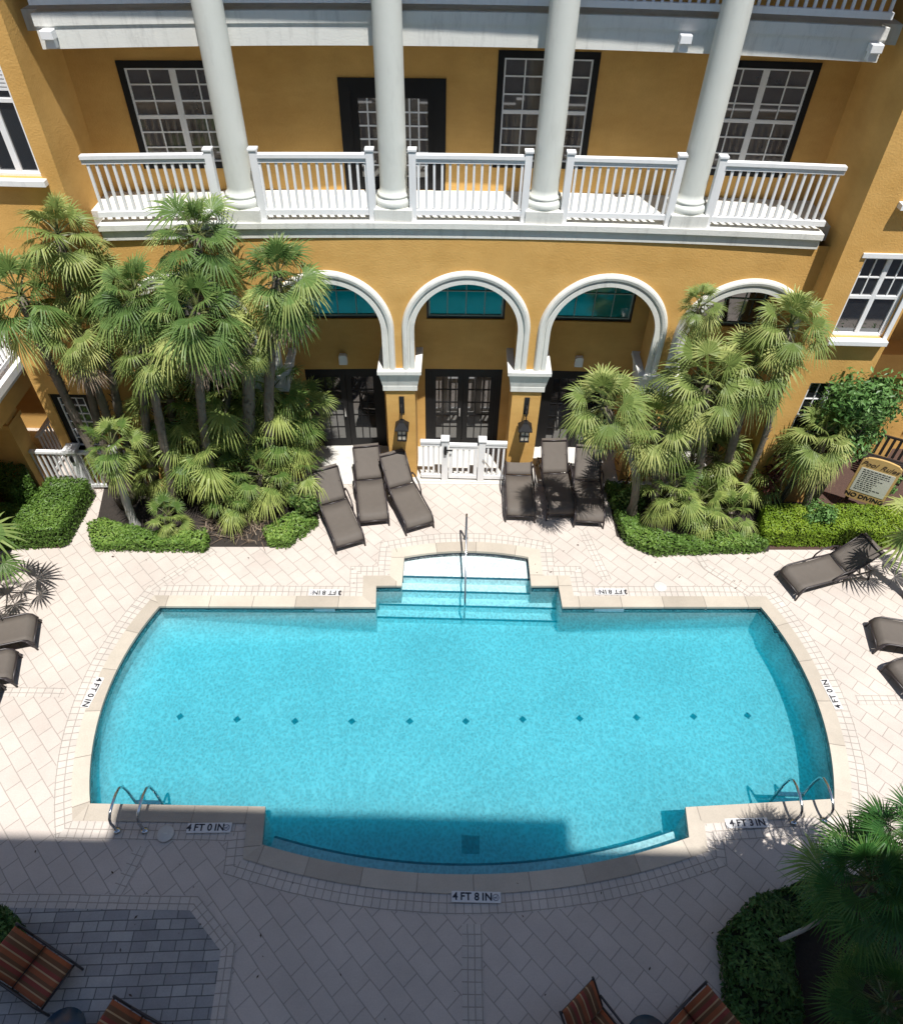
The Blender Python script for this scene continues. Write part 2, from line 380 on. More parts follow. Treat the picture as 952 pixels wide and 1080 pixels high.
def offset(poly,d):
    n=len(poly); res=[]
    for i in range(n):
        p0=Vector(poly[i-1]); p=Vector(poly[i]); p1=Vector(poly[(i+1)%n])
        e0=(p-p0).normalized(); e1=(p1-p).normalized()
        n0=Vector((e0.y,-e0.x)); n1=Vector((e1.y,-e1.x))
        b=(n0+n1); b.normalize(); c=max(.35,b.dot(n0))
        q=p+b*d/c; res.append((q.x,q.y))
    return res
def sheet(name,outer,holes,z,material,parent=None):
    bm=bmesh.new(); es=[]
    for loop in [outer]+holes:
        vs_=[bm.verts.new((x,y,z)) for x,y in loop]
        es+=[bm.edges.new((vs_[i],vs_[(i+1)%len(vs_)])) for i in range(len(vs_))]
    bmesh.ops.triangle_fill(bm,use_beauty=True,use_dissolve=False,edges=es,normal=(0,0,1))
    for f in bm.faces:
        if f.normal.z<0: f.normal_flip()
    me=bpy.data.meshes.new(name); bm.to_mesh(me); bm.free(); me.materials.append(material)
    o=bpy.data.objects.new(name,me); COL.objects.link(o)
    if parent: o.parent=parent
    return o
def ring(name,a,b,za,zb,material,lip=None,close=True):
    """strip between two matching outlines with lengthwise uv; lip gives it a thickness on the inside"""
    mb=MB(); mb.uv=[]; n=len(a); s=0
    for k in range(n):
        j=(k+1)%n; pa,pb_=Vector(a[k]),Vector(a[j]); qa,qb=Vector(b[k]),Vector(b[j])
        d=(pb_-pa).normalized(); wd=abs((qa-pa).dot(Vector((d.y,-d.x))))
        U=lambda p: s+(p-pa).dot(d)
        mb.uv+=[(U(pa),.002),(U(qa),wd),(U(qb),wd),(U(pb_),.002)]
        mb.add([(pa.x,pa.y,za),(qa.x,qa.y,zb),(qb.x,qb.y,zb),(pb_.x,pb_.y,za)],[(0,1,2,3)])
        if lip is not None:
            mb.uv+=[(U(pa),.05),(U(pb_),.05),(U(pb_),.01),(U(pa),.01)]
            mb.add([(pa.x,pa.y,lip),(pb_.x,pb_.y,lip),(pb_.x,pb_.y,za),(pa.x,pa.y,za)],[(3,2,1,0)])
        s+=((pb_-pa).length+(qb-qa).length)/2
    return mb.build(name,material)

inner=offset(OUT,-.025)        # coping overhang
c_out=offset(OUT,.25); b_out=offset(OUT,.25+.28)
g=sheet('ground',[(-400,-400),(400,-400),(400,400),(-400,400)],[offset(OUT,.05)],-.004,M['ground']); tag(g,kind='structure')
deck=sheet('pool_deck',[(-16,-1.5),(16,-1.5),(16,16),(-16,16)],[offset(OUT,.05)],0,M['pavers']); tag(deck,kind='structure')
cp=ring('pool_coping',inner,c_out,.028,.024,M['coping'],lip=-.03); tag(cp,kind='structure')
pb=ring('paver_border',c_out,b_out,.004,.004,M['border']); tag(pb,kind='structure')

def band(pts,width,z=.008,name='paver_band'):
    mb=MB(); mb.uv=[]; s=0
    pts=[Vector((p[0],p[1])) for p in pts]; LR=[]
    for i,p in enumerate(pts):
        d0=(p-pts[i-1]).normalized() if i else (pts[1]-p).normalized()
        d1=(pts[i+1]-p).normalized() if i<len(pts)-1 else d0
        d=(d0+d1).normalized(); nn=Vector((-d.y,d.x)); c=max(.4,nn.dot(Vector((-d0.y,d0.x))))
        LR.append((p+nn*width/2/c,p-nn*width/2/c))
    for i in range(len(pts)-1):
        d=(pts[i+1]-pts[i]).normalized()
        q=[LR[i][1],LR[i+1][1],LR[i+1][0],LR[i][0]]
        mb.uv+=[(s+(v-pts[i]).dot(d),(.001 if k_<2 else width)) for k_,v in enumerate(q)]
        mb.add([(v.x,v.y,z) for v in q],[(0,1,2,3)]); s+=(pts[i+1]-pts[i]).length
    return tag(mb.build(name,M['band']),kind='structure')
def v2(p): return (p.x,p.y)
band([(.45,3.17),(.50,-1.4)],.30)
band([(-16,6.72),(-6.95,6.80)],.2)
band([(7.55,7.05),(16,7.25)],.2)
band([v2(P(150,893)),v2(P(118,952))],.20)
band([v2(P(160,622)),v2(P(226,580))],.2)
band([v2(P(812,640)),v2(P(745,598)),v2(P(735,583))],.2)
band([v2(P(615,560)),v2(P(640,612))],.2)
patio=[v2(P(20,955)),v2(P(203,960)),v2(P(236,1000)),v2(P(222,1090)),(-3.3,-1.4),(-9,-1.4),(-9,v2(P(20,955))[1])]
tag(sheet('patio',patio,[],.006,M['patio']),kind='structure')
band([(-9,v2(P(20,952))[1])]+[v2(P(205,953)),v2(P(241,1000)),v2(P(228,1090))],.2,z=.011)

# ---- basin
ZW=-.11; ZF=-.95
basin=MB(); n=len(OUT)
basin.cur=1
vt=[(x,y,-.03) for x,y in OUT]; vm=[(x,y,-.21) for x,y in OUT]
basin.add(vt+vm,[(i,n+i,n+(i+1)%n,(i+1)%n) for i in range(n)])
basin.cur=0
basin.smooth=True
CV=[.42*min(1,max(.12,(.2-x)/5)) if y<8.85 else .20 for x,y in OUT]      # the fillet is widest along the left wall
CV=[c if not(-1.6<x<2.4 and y>8.8) and not(-3<x<4.1 and y<5) else .06 for c,(x,y) in zip(CV,OUT)]
lay=[[(x,y,-.21) for x,y in OUT]]
o1=offset(OUT,-1.0)
for a in range(0,7):
    lay.append([(x+(ox-x)*c*(1-math.cos(a*math.pi/12)),y+(oy-y)*c*(1-math.cos(a*math.pi/12)),ZF+c*1.25*(1-math.sin(a*math.pi/12))) for c,(x,y),(ox,oy) in zip(CV,OUT,o1)])
basin.add([p for l_ in lay for p in l_],[(j*n+i,(j+1)*n+i,(j+1)*n+(i+1)%n,j*n+(i+1)%n) for j in range(len(lay)-1) for i in range(n)])
bo=basin.build('pool_basin',[M['plaster'],M['tile']]); tag(bo,kind='structure')
fl=sheet('pool_floor',OUT,[],ZF,M['plaster'],bo)
# white depth tiles set in the waterline
wt=MB()
for x0 in (P(342,626).x-.35,P(643,625).x-.35): wt.box(x0,x0+.6,8.97+.028*x0-.02,8.99+.028*x0,-.16,-.06)
wt.build('waterline_marker',simple('pale_blue_tile',(.22,.36,.44),.3,var=.25,scale=9),bo)
# steps in the alcove
def ledge(x0,x1,y0,y1,z):
    s=MB(); s.box(x0,x1,y0,y1,ZF+.002,z); s.cur=1; s.box(x0-.003,x1+.003,y0-.004,y0+.035,z-.018,z+.003)
    return s.build('pool_step',[M['plaster'],M['steptile']],bo)
e1=P(490,610,-.17).y; e2=P(490,625,-.38).y; e3=P(490,640,-.60).y; e4=P(490,656,-.86).y
ledge(-.99,1.69,e1,10.6,-.17)
ledge(-1.05,1.72,e2,e1,-.38)
ledge(-1.49,2.27,e3,e2,-.60)
ledge(-1.52,2.29,e4,e3,-.78)
# bench along the near arc
inn=[]
for i,(x,y) in enumerate(ARC_B):
    a=Vector(ARC_B[max(0,i-1)]); b=Vector(ARC_B[min(len(ARC_B)-1,i+1)]); d=(b-a).normalized(); inn.append((x-d.y*.36,y+d.x*.36))
bb=MB(); k=len(ARC_B)
bb.add([(x,y,-.5) for x,y in ARC_B]+[(x,y,-.5) for x,y in inn]+[(x,y,ZF) for x,y in inn],[(i,i+1,k+i+1,k+i) for i in range(k-1)]+[(k+i,k+i+1,2*k+i+1,2*k+i) for i in range(k-1)])
bb.cur=1
inn2=[(x+(a[0]-x)*.1,y+(a[1]-y)*.1) for (x,y),a in zip(inn,ARC_B)]
bb.add([(x,y,-.496) for x,y in inn2]+[(x,y,-.496) for x,y in inn],[(i,i+1,k+i+1,k+i) for i in range(k-1)])
bb.build('pool_bench',[M['plaster'],M['steptile']],bo)
for x,y in [(190,756),(250,759),(311,761),(371,761),(432,761),(491,761),(551,759),(611,758),(671,757),(731,756),(788,755)]:
    p=P(x,y,ZF); d=.075
    MB().prism([(p.x-d,p.y),(p.x,p.y-d),(p.x+d,p.y),(p.x,p.y+d)],ZF+.002,ZF+.008).build('floor_tile',M['steptile'],bo)
p=P(496,891,ZF); dr=MB()
dr.box(p.x-.15,p.x+.15,p.y-.15,p.y+.15,ZF+.002,ZF+.01)
dr.build('floor_drain',simple('drain_cover',(.20,.27,.30),.5),bo)
wat=MB().prism(OUT,ZF-.03,ZW)
tag(wat.build('water',M['water']),kind='structure')

# ------------------------------------------------------------------ lettering
def text_mesh(body,size,bold,spacing,shear):
    cu=bpy.data.curves.new('text','FONT'); cu.body=body; cu.size=size; cu.align_y='CENTER'; cu.extrude=.0015; cu.offset=bold; cu.space_character=spacing; cu.shear=shear
    t=bpy.data.objects.new('t',cu); COL.objects.link(t)
    dg=bpy.context.evaluated_depsgraph_get(); dg.update()
    me=bpy.data.meshes.new_from_object(t.evaluated_get(dg)); COL.objects.unlink(t); bpy.data.objects.remove(t)
    return me
def text_obj(body,size,parent,M4,material,name='lettering',bold=0.0,spacing=1.0,shear=0):
    """one mesh per word, the line centred on M4"""
    ms=[text_mesh(w_,size,bold,spacing,shear) for w_ in body.split()]
    wd=[(min(v.co.x for v in m.vertices),max(v.co.x for v in m.vertices)) for m in ms]
    gap=size*.3; tot=sum(b-a for a,b in wd)+gap*(len(ms)-1); x=-tot/2
    for m,(a,b) in zip(ms,wd):
        m.materials.clear(); m.materials.append(material)
        o=bpy.data.objects.new(name,m); COL.objects.link(o); o.parent=parent; o.matrix_basis=M4@Matrix.Translation((x-a,0,0)); x+=b-a+gap
def marker(px,py,body,rz,label,sym=False,w=.66):
    p=P(px,py); r=empty('depth_marker',(p.x,p.y,.026),rz)
    tag(r,label,'depth marker','depth markers set in the pool edge')
    MB().box(-w/2,w/2,-.078,.078,0,.006).build('tile',M['marker'],r)
    text_obj(body,.15,r,Matrix.Translation((-.06 if sym else 0,0,.0085)),M['letter'],bold=.004,spacing=1.08)
    if sym:
        s=MB(); pts=[(.045*math.cos(t*math.pi/10),.045*math.sin(t*math.pi/10),0) for t in range(21)]
        s.tube(pts,.005,5,False); s.beam((-.032,-.032,0),(.032,.032,0),.008,.004); s.beam((-.03,.0,0),(.02,-.012,0),.012,.004)
        o=s.build('no_diving_symbol',simple('faded_symbol_paint',(.22,.22,.25),.6),r); o.location=(w/2-.075,0,.009)
    return r
marker(502,947,'4 FT 8 IN',0,'white tile marker reading 4 FT 8 IN at middle of curved near pool edge',True,.74)
marker(221,874,'4 FT 0 IN',R(2),'white tile marker reading 4 FT 0 IN on shaded coping beside left ladder',True,.70)
marker(787,869,'4 FT 3 IN',R(3),'worn tile marker reading 4 FT 3 IN in dappled shade beside right ladder',False,.70)
marker(342,626,'3 FT 8 IN',R(181.5),'upside down depth marker on far pool edge left of the steps',True,.62)
marker(643,625,'3 FT 8 IN',R(181.5),'upside down depth marker on far pool edge right of the steps',True,.62)
marker(98,731,'4 FT 0 IN',R(-97),'sideways depth marker on left curved pool edge near loungers',False,.62)
marker(876,733,'4 FT 0 IN',R(97),'sideways depth marker on right curved pool edge',False,.62)
for (x,y,lab) in ((175,880,'round white skimmer lid in shade beside left pool ladder'),(696,619,'round pale skimmer lid on far deck right of depth marker')):
    p=P(x,y); r=empty('skimmer_lid',(p.x,p.y,.026 if y>800 else .008)); tag(r,lab,'skimmer lid','skimmer lids')
    MB().lathe([(.135,0),(.135,.006),(.12,.012),(.0,.012)]).build('lid',M['lid'],r)
    MB().box(-.035,.035,-.012,.012,.012,.018).build('finger_grip',M['slab'],r)

# ------------------------------------------------------------------ main building
bld=empty('apartment_building',(0,12.75,0))
tag(bld,'orange stucco apartment building with arched loggia, white columns and balconies facing the pool','building')
BI=Matrix.Translation((0,-12.75,0))
def bpart(mb,name,mats,parent=None,bevel=0):
    """building part given in world coordinates"""
    mb.xform(BI); return mb.build(name,mats,parent or bld,bevel)
X0=.2
Bw=lambda x: .025*(x-X0)-.0055*(x-X0)**2
Bb=lambda x: .025*(x-X0)-.0065*(x-X0)**2
Bs=lambda x: .025*(x-X0)-.013*(x-X0)**2
fw=lambda x,y,z:(x,y+Bw(x),z)
fb=lambda x,y,z:(x,y+Bb(x),z)
fs_=lambda x,y,z:(x,y+Bs(x),z)
YF=12.75; WXL,WXR=-6.55,6.66; WYL,WYR=12.2,12.2; BL_,BR_=-6.24,6.44
AC=[X0-.0+2.7*k for k in (-2,-1,0,1,2)]; RI=1.04; SPR=4.02; WT=.66; ZT=5.97

def arch_wall():
    m=MB(); m.smooth=False
    def strip(xa,xb,za,zb,zt,y,flip):
        q=[fw(xa,y,za),fw(xb,y,zb),fw(xb,y,zt),fw(xa,y,zt)]
        m.add(q,[(0,1,2,3) if not flip else (3,2,1,0)])
    seg=28
    edges=[-9.0]
    for c in AC: edges+= [c-RI,c+RI]
    edges+= [9.0]
    for k in range(0,len(edges),2):
        xa,xb=max(edges[k],-6.9),min(edges[k+1],7.0)
        if xb<=xa: continue
        for nn in range(4):
            a=xa+(xb-xa)*nn/4; b=xa+(xb-xa)*(nn+1)/4
            strip(a,b,0,0,ZT,YF,False); strip(a,b,0,0,ZT,YF+WT,True)
    for c in AC:
        prev=None
        for i in range(seg+1):
            t=math.pi-math.pi*i/seg; x=c+RI*math.cos(t); z=SPR+RI*math.sin(t)
            if prev:
                strip(prev[0],x,prev[1],z,ZT,YF,False); strip(prev[0],x,prev[1],z,ZT,YF+WT,True)
                m.smooth=True
                m.add([fw(prev[0],YF,prev[1]),fw(x,YF,z),fw(x,YF+WT,z),fw(prev[0],YF+WT,prev[1])],[(3,2,1,0)]); m.smooth=False
            prev=(x,z)
        m.add([fw(c-RI,YF,0),fw(c-RI,YF+WT,0),fw(c-RI,YF+WT,SPR),fw(c-RI,YF,SPR)],[(0,1,2,3)])
        m.add([fw(c+RI,YF,0),fw(c+RI,YF+WT,0),fw(c+RI,YF+WT,SPR),fw(c+RI,YF,SPR)],[(3,2,1,0)])
    return m
bpart(arch_wall(),'arcade_wall',M['stucco'])
# arch mouldings
prof=[(0,.0),(0,.055),(.085,.055),(.10,.03),(.125,.03),(.14,.075),(.19,.085),(.225,.075),(.24,.04),(.25,.0)]
for c in AC:
    path=[(c-RI,3.12,-1,0),(c-RI,SPR,-1,0)]
    for i in range(1,40):
        t=math.pi-math.pi*i/40; path.append((c+RI*math.cos(t),SPR+RI*math.sin(t),math.cos(t),math.sin(t)))
    path+=[(c+RI,SPR,1,0),(c+RI,3.12,1,0)]
    m=MB(); vs_=[]; q=len(prof)
    for x,z,nx,nz in path:
        for ro,d in prof: vs_.append(fw(x+nx*(ro-.012),YF-d,z+nz*(ro-.012)))
    m.add(vs_,[(i*q+j,(i+1)*q+j,(i+1)*q+j+1,i*q+j+1) for i in range(len(path)-1) for j in range(q-1)])
    bpart(m,'arch_moulding',M['trim'])
# pillar capitals
for i in range(6):
    c=X0+2.7*(i-2.5); h=.33
    if c<-6.6 or c>6.7: continue
    if i==0: continue
    m=MB()
    def cbox(dx,z0,z1): m.box(c-h-dx,c+h+dx,YF-dx-.01,YF+WT+dx,z0,z1,fn=fw)
    cbox(.035,2.57,2.70)
    lo,hi=.04,.10
    v=[fw(c-h-lo,YF-lo,2.70),fw(c+h+lo,YF-lo,2.70),fw(c+h+lo,YF+WT+lo,2.70),fw(c-h-lo,YF+WT+lo,2.70),
       fw(c-h-hi,YF-hi,3.03),fw(c+h+hi,YF-hi,3.03),fw(c+h+hi,YF+WT+hi,3.03),fw(c-h-hi,YF+WT+hi,3.03)]
    m.add(v,[(0,1,5,4),(1,2,6,5),(2,3,7,6),(3,0,4,7)])
    cbox(.125,3.03,3.12)
    bpart(m,'pillar_capital',M['trim'],bevel=.008)

def wall_holes(m,x0,x1,z0,z1,y,holes,depth,fn):
    xs=sorted({x0,x1}|{h[0] for h in holes}|{h[1] for h in holes}); zs=sorted({z0,z1}|{h[2] for h in holes}|{h[3] for h in holes})
    for a,b in zip(xs,xs[1:]):
        for c,d in zip(zs,zs[1:]):
            if any(h[0]<=a and b<=h[1] and h[2]<=c and d<=h[3] for h in holes): continue
            m.add([fn(a,y,c),fn(b,y,c),fn(b,y,d),fn(a,y,d)],[(0,1,2,3)])
    for h in holes:
        a,b,c,d=h
        for q in ([(a,y,c),(a,y,d),(a,y+depth,d),(a,y+depth,c)],[(b,y,d),(b,y,c),(b,y+depth,c),(b,y+depth,d)],[(a,y,d),(b,y,d),(b,y+depth,d),(a,y+depth,d)],[(b,y,c),(a,y,c),(a,y+depth,c),(b,y+depth,c)]):
            m.add([fn(*t) for t in q],[(0,1,2,3)])

def window(x0,x1,z0,z1,y,fn,cols,rows,frame,sash,glass,fr=.07,double=0,sill=None,mid=False,name='window',upper=False):
    """recessed window: frame (the part) > muntins, pane, sill"""
    m=MB(); f=fr
    m.box(x0,x0+f,y,y+.07,z0,z1,fn=fn); m.box(x1-f,x1,y,y+.07,z0,z1,fn=fn)
    m.box(x0+f,x1-f,y,y+.07,z1-f,z1,fn=fn); m.box(x0+f,x1-f,y,y+.07,z0,z0+f,fn=fn)
    w_=bpart(m,name,frame)
    a,b,c,d=x0+f,x1-f,z0+f,z1-f
    s=MB()
    halves=[(a,b)] if not double else [(a,(a+b)/2-double/2),((a+b)/2+double/2,b)]
    sw=.028
    if double: s.box((a+b)/2-double/2,(a+b)/2+double/2,y+.012,y+.055,c,d,fn=fn)
    for p,q in halves:
        s.box(p,p+sw,y+.014,y+.05,c,d,fn=fn); s.box(q-sw,q,y+.014,y+.05,c,d,fn=fn)
        s.box(p+sw,q-sw,y+.014,y+.05,d-sw,d,fn=fn); s.box(p+sw,q-sw,y+.014,y+.05,c,c+sw,fn=fn)
        if mid: s.box(p+sw,q-sw,y+.01,y+.05,(c+d)/2-.03,(c+d)/2+.03,fn=fn)
        cc=cols
        for i in range(1,cc):
            x=p+(q-p)*i/cc; s.box(x-.010,x+.010,y+.024,y+.045,(c+d)/2 if upper else c+sw,d-sw,fn=fn)
        for j in range(1,rows):
            if (mid and j*2==rows) or (upper and j*2<rows): continue
            z=c+(d-c)*j/rows; s.box(p+sw,q-sw,y+.0225,y+.044,z-.011,z+.011,fn=fn)
    s.xform(BI); s.build('muntins',sash,w_)
    g_=MB().box(a+.003,b-.003,y+.046,y+.056,c+.003,d-.003,fn=fn); g_.xform(BI); g_.build('pane',glass,w_)
    if sill:
        s2=MB().box(x0-.07,x1+.07,y-.2,y+.02,z0-.1,z0-.002,fn=fn); s2.xform(BI); s2.build('sill',M['white'],w_,bevel=.006)
    return w_

def french_door(x0,x1,z0,z1,y,fn,sash,glass,rows=5,cols=3,fr=.13):
    m=MB(); f=fr
    m.box(x0,x0+f,y,y+.1,z0,z1,fn=fn); m.box(x1-f,x1,y,y+.1,z0,z1,fn=fn); m.box(x0+f,x1-f,y,y+.1,z1-f,z1,fn=fn)
    d_=bpart(m,'french_door',M['black'])
    mid=(x0+x1)/2
    for p,q,hs in ((x0+f,mid-.006,1),(mid+.006,x1-f,-1)):
        l=MB(); st=.12
        l.box(p,p+st,y+.02,y+.07,z0,z1-f,fn=fn); l.box(q-st,q,y+.02,y+.07,z0,z1-f,fn=fn)
        l.box(p+st,q-st,y+.02,y+.07,z1-f-st,z1-f,fn=fn); l.box(p+st,q-st,y+.02,y+.07,z0,z0+.22,fn=fn)
        l.xform(BI); l.build('door_leaf',M['black'],d_)
        a,b,c,d=p+st,q-st,z0+.22,z1-f-st
        g_=MB(); g_.cur=0
        g_.box(a+.002,b-.002,y+.04,y+.05,c+.002,d-.002,fn=fn)
        g_.cur=1
        for i in range(1,cols):
            x=a+(b-a)*i/cols; g_.box(x-.013,x+.013,y+.03,y+.06,c,d,fn=fn)
        for j in range(1,rows):
            z=c+(d-c)*j/rows; g_.box(a,b,y+.0285,y+.0585,z-.013,z+.013,fn=fn)
        g_.xform(BI); g_.build('door_glass',[glass,sash],d_)
        if hs==1:
            h=MB().box(q-.075,q-.045,y-.03,y+.02,z0+.95,z0+1.2,fn=fn); h.xform(BI); h.build('handle',M['chrome'],d_)
    return d_

# loggia back wall with doors and teal transoms
YB=13.86
doors=[(X0+2.7*k-.88,X0+2.7*k+.88) for k in (-2,-1,0,1,2)]
m=MB(); holes=[(a,b,.02,2.33) for a,b in doors]+[(a+.05,b-.05,3.6,4.85) for a,b in doors]
wall_holes(m,-6.9,7.0,0,5.75,YB,holes,.14,fw)
m.box(-6.9,7.0,YF+WT,YB,5.70,5.76,nx=8,fn=fw)
bpart(m,'loggia_back_wall',M['stucco'])
for i,(a,b) in enumerate(doors):
    french_door(a,b,.02,2.33,YB+.03,fw,M['black'],M['glass'])
    window(a+.05,b-.05,3.6,4.85,YB+.04,fw,4,2,M['darkmetal'],simple('transom_bar',(.30,.42,.42),.5) if i==0 else bpy.data.materials['transom_bar'],M['teal'] if i<4 else M['glass'],fr=.045,name='transom_window')
m=MB(); m.box(-6.9,7.0,YF-.22,YB+.1,.0,.022,nx=6,fn=fw); bpart(m,'loggia_floor',M['slab'])
# backing so that no window looks into the void
m=MB(); m.box(-6.9,7.0,YB+.3,YB+.33,0,5.9,nx=1).box(-6.9,7.0,14.6,14.65,5.95,13); bpart(m,'inner_wall',M['black'])
for x in (-1.15,1.55):      # little white up-lights between the doors
    m=MB(); xx=x-1.33 if x<0 else x+1.2; m.box(xx-.09,xx+.09,YB-.1,YB,2.5,2.72,fn=fw); m.box(xx-.07,xx+.07,YB-.12,YB-.02,2.72,2.76,fn=fw)
    bpart(m,'wall_light',M['white'],bevel=.006)

# balcony slab with moulded edge
m=MB(); YBf=YF-.02
m.box(BL_+.02,BR_-.02,YBf+.005,14.1,5.93,6.09,nx=20,fn=fb)
m.box(BL_+.0,BR_-.0,YBf-.01,14.1,6.09,6.12,nx=20,fn=fb)
m.box(BL_+.01,BR_-.01,YBf-.045,14.1,6.12,6.22,nx=20,fn=fb)
m.box(-6.9,BL_,12.85,14.1,5.95,6.215); m.box(BR_,7,12.95,14.1,5.95,6.215)
bpart(m,'balcony_slab',M['trim'])
# second floor wall
Y2=14.1
W2=[(-5.76,-4.0,6.62,8.36),(.6,2.32,6.66,8.56),(4.28,6.02,6.62,8.50)]
D2=[(-2.13,-.27,6.225,8.12)]
m=MB(); wall_holes(m,-6.9,7.0,6.0,13.0,Y2,W2+D2,.12,fw); bpart(m,'upper_wall',M['stucco'])
for h in W2: window(h[0],h[1],h[2],h[3],Y2-.015,fw,2,6,M['black'],M['white'],M['curtain'],fr=.11,double=.05,mid=True)
french_door(*D2[0],Y2-.02,fw,M['white'],M['curtain'],rows=6,cols=3,fr=.2)

def railing(x0,x1,fn,y,z,posts,name='balcony_railing',h=1.12,sp=.135):
    m=MB(); nx=max(2,int((x1-x0)/.4))
    m.box(x0,x1,y-.055,y+.055,z+h-.06,z+h,nx=nx,fn=fn); m.box(x0,x1,y-.032,y+.032,z+h-.14,z+h-.06,nx=nx,fn=fn)
    m.box(x0,x1,y-.04,y+.04,z+.10,z+.19,nx=nx,fn=fn)
    r_=bpart(m,name,M['white'])
    b=MB(); k=int((x1-x0-.1)/sp); s0=(x1-x0-k*sp)/2
    for i in range(k+1):
        x=x0+s0+i*sp; b.box(x-.02,x+.02,y-.02,y+.02,z+.19,z+h-.14,fn=fn)
    b.xform(BI); b.build('balusters',M['white'],r_)
    for x in posts:
        p_=MB().box(x-.06,x+.06,y-.06,y+.06,z,z+h+.06,fn=fn).box(x-.075,x+.075,y-.075,y+.075,z+h+.06,z+h+.09,fn=fn)
        p_.xform(BI); p_.build('post',M['white'],r_)
    return r_
SEC=[(-6.2,-4.15,(-4.15,)),(-3.42,-1.51,(-3.42,-1.51)),(-.80,1.15,(-.80,1.15)),(1.85,3.70,(1.85,3.70)),(4.38,6.42,(4.38,))]
for a,b,ps in SEC: railing(a,b,fb,YF+.08,6.22,ps)
# giant columns
for x in (-3.78,-1.15,1.50,4.05):
    y=YF+.30+Bb(x)
    m=MB()
    m.lathe([(.325,6.44),(.335,6.47),(.335,6.53),(.315,6.565),(.285,6.575),(.285,6.60),(.295,6.62),(.27,6.645),(.245,6.66),(.238,6.75),(.236,7.6),(.226,10),(.205,13.2)],(x,y,0),40)
    c_=bpart(m,'column',M['column'])
    pl=MB().box(x-.33,x+.33,y-.33,y+.33,6.21,6.44); pl.xform(BI); pl.build('plinth',M['trim'],c_,bevel=.008)
# third floor slab and railing
m=MB(); YS=YF+.52
m.box(-6.3,6.36,YS,YS+.3,8.80,9.07,nx=20,fn=fs_)
m.box(-6.3,6.36,YS-.008,YS+.3,9.07,9.10,nx=20,fn=fs_)
m.box(-6.3,6.36,YS-.02,YS+.3,9.10,9.26,nx=20,fn=fs_)
m.box(-6.9,7,YS+.28,14.12,8.98,9.255,nx=20,fn=fs_)
bpart(m,'upper_balcony_slab',M['trim'])
cols=[-6.3,-3.78,-1.15,1.50,4.05,6.36]
for a,b in zip(cols,cols[1:]): railing(a+.02,b-.02,fs_,YS+.02,9.26,(),name='upper_balcony_railing')
m=MB(); m.box(WXL,WXR,YS-.992,14.12,11.9,12.6,nx=20,fn=fs_); bpart(m,'entablature',M['trim'])
m=MB(); m.box(-40,40,YS+.4,30,13.0,13.4,nx=1); bpart(m,'roof',M['slab'])
for x,y in ((75,46),(721,46),(911,57)):
    p=PY(x,y,13.15); xx=p.x; yy=YS+Bs(xx)
    m=MB().box(xx-.09,xx+.09,yy-.16,yy+.0,8.95,9.07).box(xx-.07,xx+.07,yy-.11,yy,8.83,8.95)
    bpart(m,'security_light',M['white'],bevel=.01)

# wings
ident=lambda x,y,z:(x,y,z)
def wing(x0,x1,y,holes,name):
    m=MB(); wall_holes(m,x0,x1,0,13.0,y,holes,.14,ident)
    xe=x1 if x1<0 else x0
    m.add([(xe,y,0),(xe,15,0),(xe,15,13),(xe,y,13)],[(0,1,2,3)] if x1<0 else [(3,2,1,0)])
    m.box(x0+.1,x1-.1,y+.5,y+.55,0,13)
    return bpart(m,name,M['stucco'])
HL=[(-8.42,-7.62,1.05,2.62),(-7.62,-6.84,7.03,9.3)]
wing(-8.65,WXL,WYL,HL,'wing_wall')
window(-8.42,-7.62,1.05,2.62,WYL+.05,ident,3,6,M['black'],M['white'],M['glass'],fr=.12)
window(-7.62,-6.84,7.03,9.3,WYL+.08,ident,1,2,M['white'],M['white'],M['glass'],fr=.045,double=.045,sill=True,mid=True)
m=MB()
for k in range(16): m.box(-7.55,-6.9,WYL+.1,WYL+.106,8.3+k*.055,8.34+k*.055)
m.xform(BI); m.build('blind',M['white'],bld)
HR=[(7.10,8.08,4.42,6.02),(7.12,8.06,1.6,3.36),(7.3,8.15,7.0,8.9)]
wing(WXR,8.22,WYR,HR,'wing_wall')
for a,b,c,d in HR[:2]:
    window(a,b,c,d,WYR+.06,ident,2,4,M['white'],M['white'],M['glass'],fr=.035,double=.028,sill=True,mid=True,upper=True)
window(7.3,8.15,7.0,8.9,WYR+.06,ident,2,4,M['white'],M['white'],M['glass'],fr=.035,double=.028,sill=True,mid=True,upper=True)
m=MB().box(7.02,8.16,WYR-.03,WYR+.02,6.02,6.10).box(8.08,8.16,WYR-.025,WYR+.02,4.42,6.02); bpart(m,'window_surround',M['white'])
m=MB().box(-6.98,-6.8,WYL-.14,WYL,3.38,3.62); bpart(m,'wall_light',simple('tan_light_box',(.6,.42,.2),.6),bevel=.006)
# recessed right porch; unseen upper slab added to shade it
m=MB(); m.box(8.22,20,14.2,14.3,0,13); m.add([(8.22,WYR,0),(8.22,14.2,0),(8.22,14.2,13),(8.22,WYR,13)],[(3,2,1,0)])
m.box(8.23,20,WYR+.02,14.2,6.3,6.7); m.box(8.23,20,13.6,14.2,2.55,3.15)
bpart(m,'porch_wall_with_shade_slab',M['stucco'])
m=MB().box(8.8,10.4,14.14,14.2,.0,2.3); bpart(m,'porch_door',M['black'])
m=MB().box(10.1,10.7,13.75,14.15,0,3.1); bpart(m,'porch_pillar',M['stucco'])
# recessed left porch with its balcony; slab overhead is unseen, put in for shading
m=MB(); m.box(-16,-8.66,WYL+.02,14.2,6.3,6.7); m.box(-16,-8.5,14.2,14.3,0,13)
m.box(-16,-8.66,WYL+.1,WYL+.3,6.7,13)
bpart(m,'porch_wall_with_shade_slab',M['stucco'])

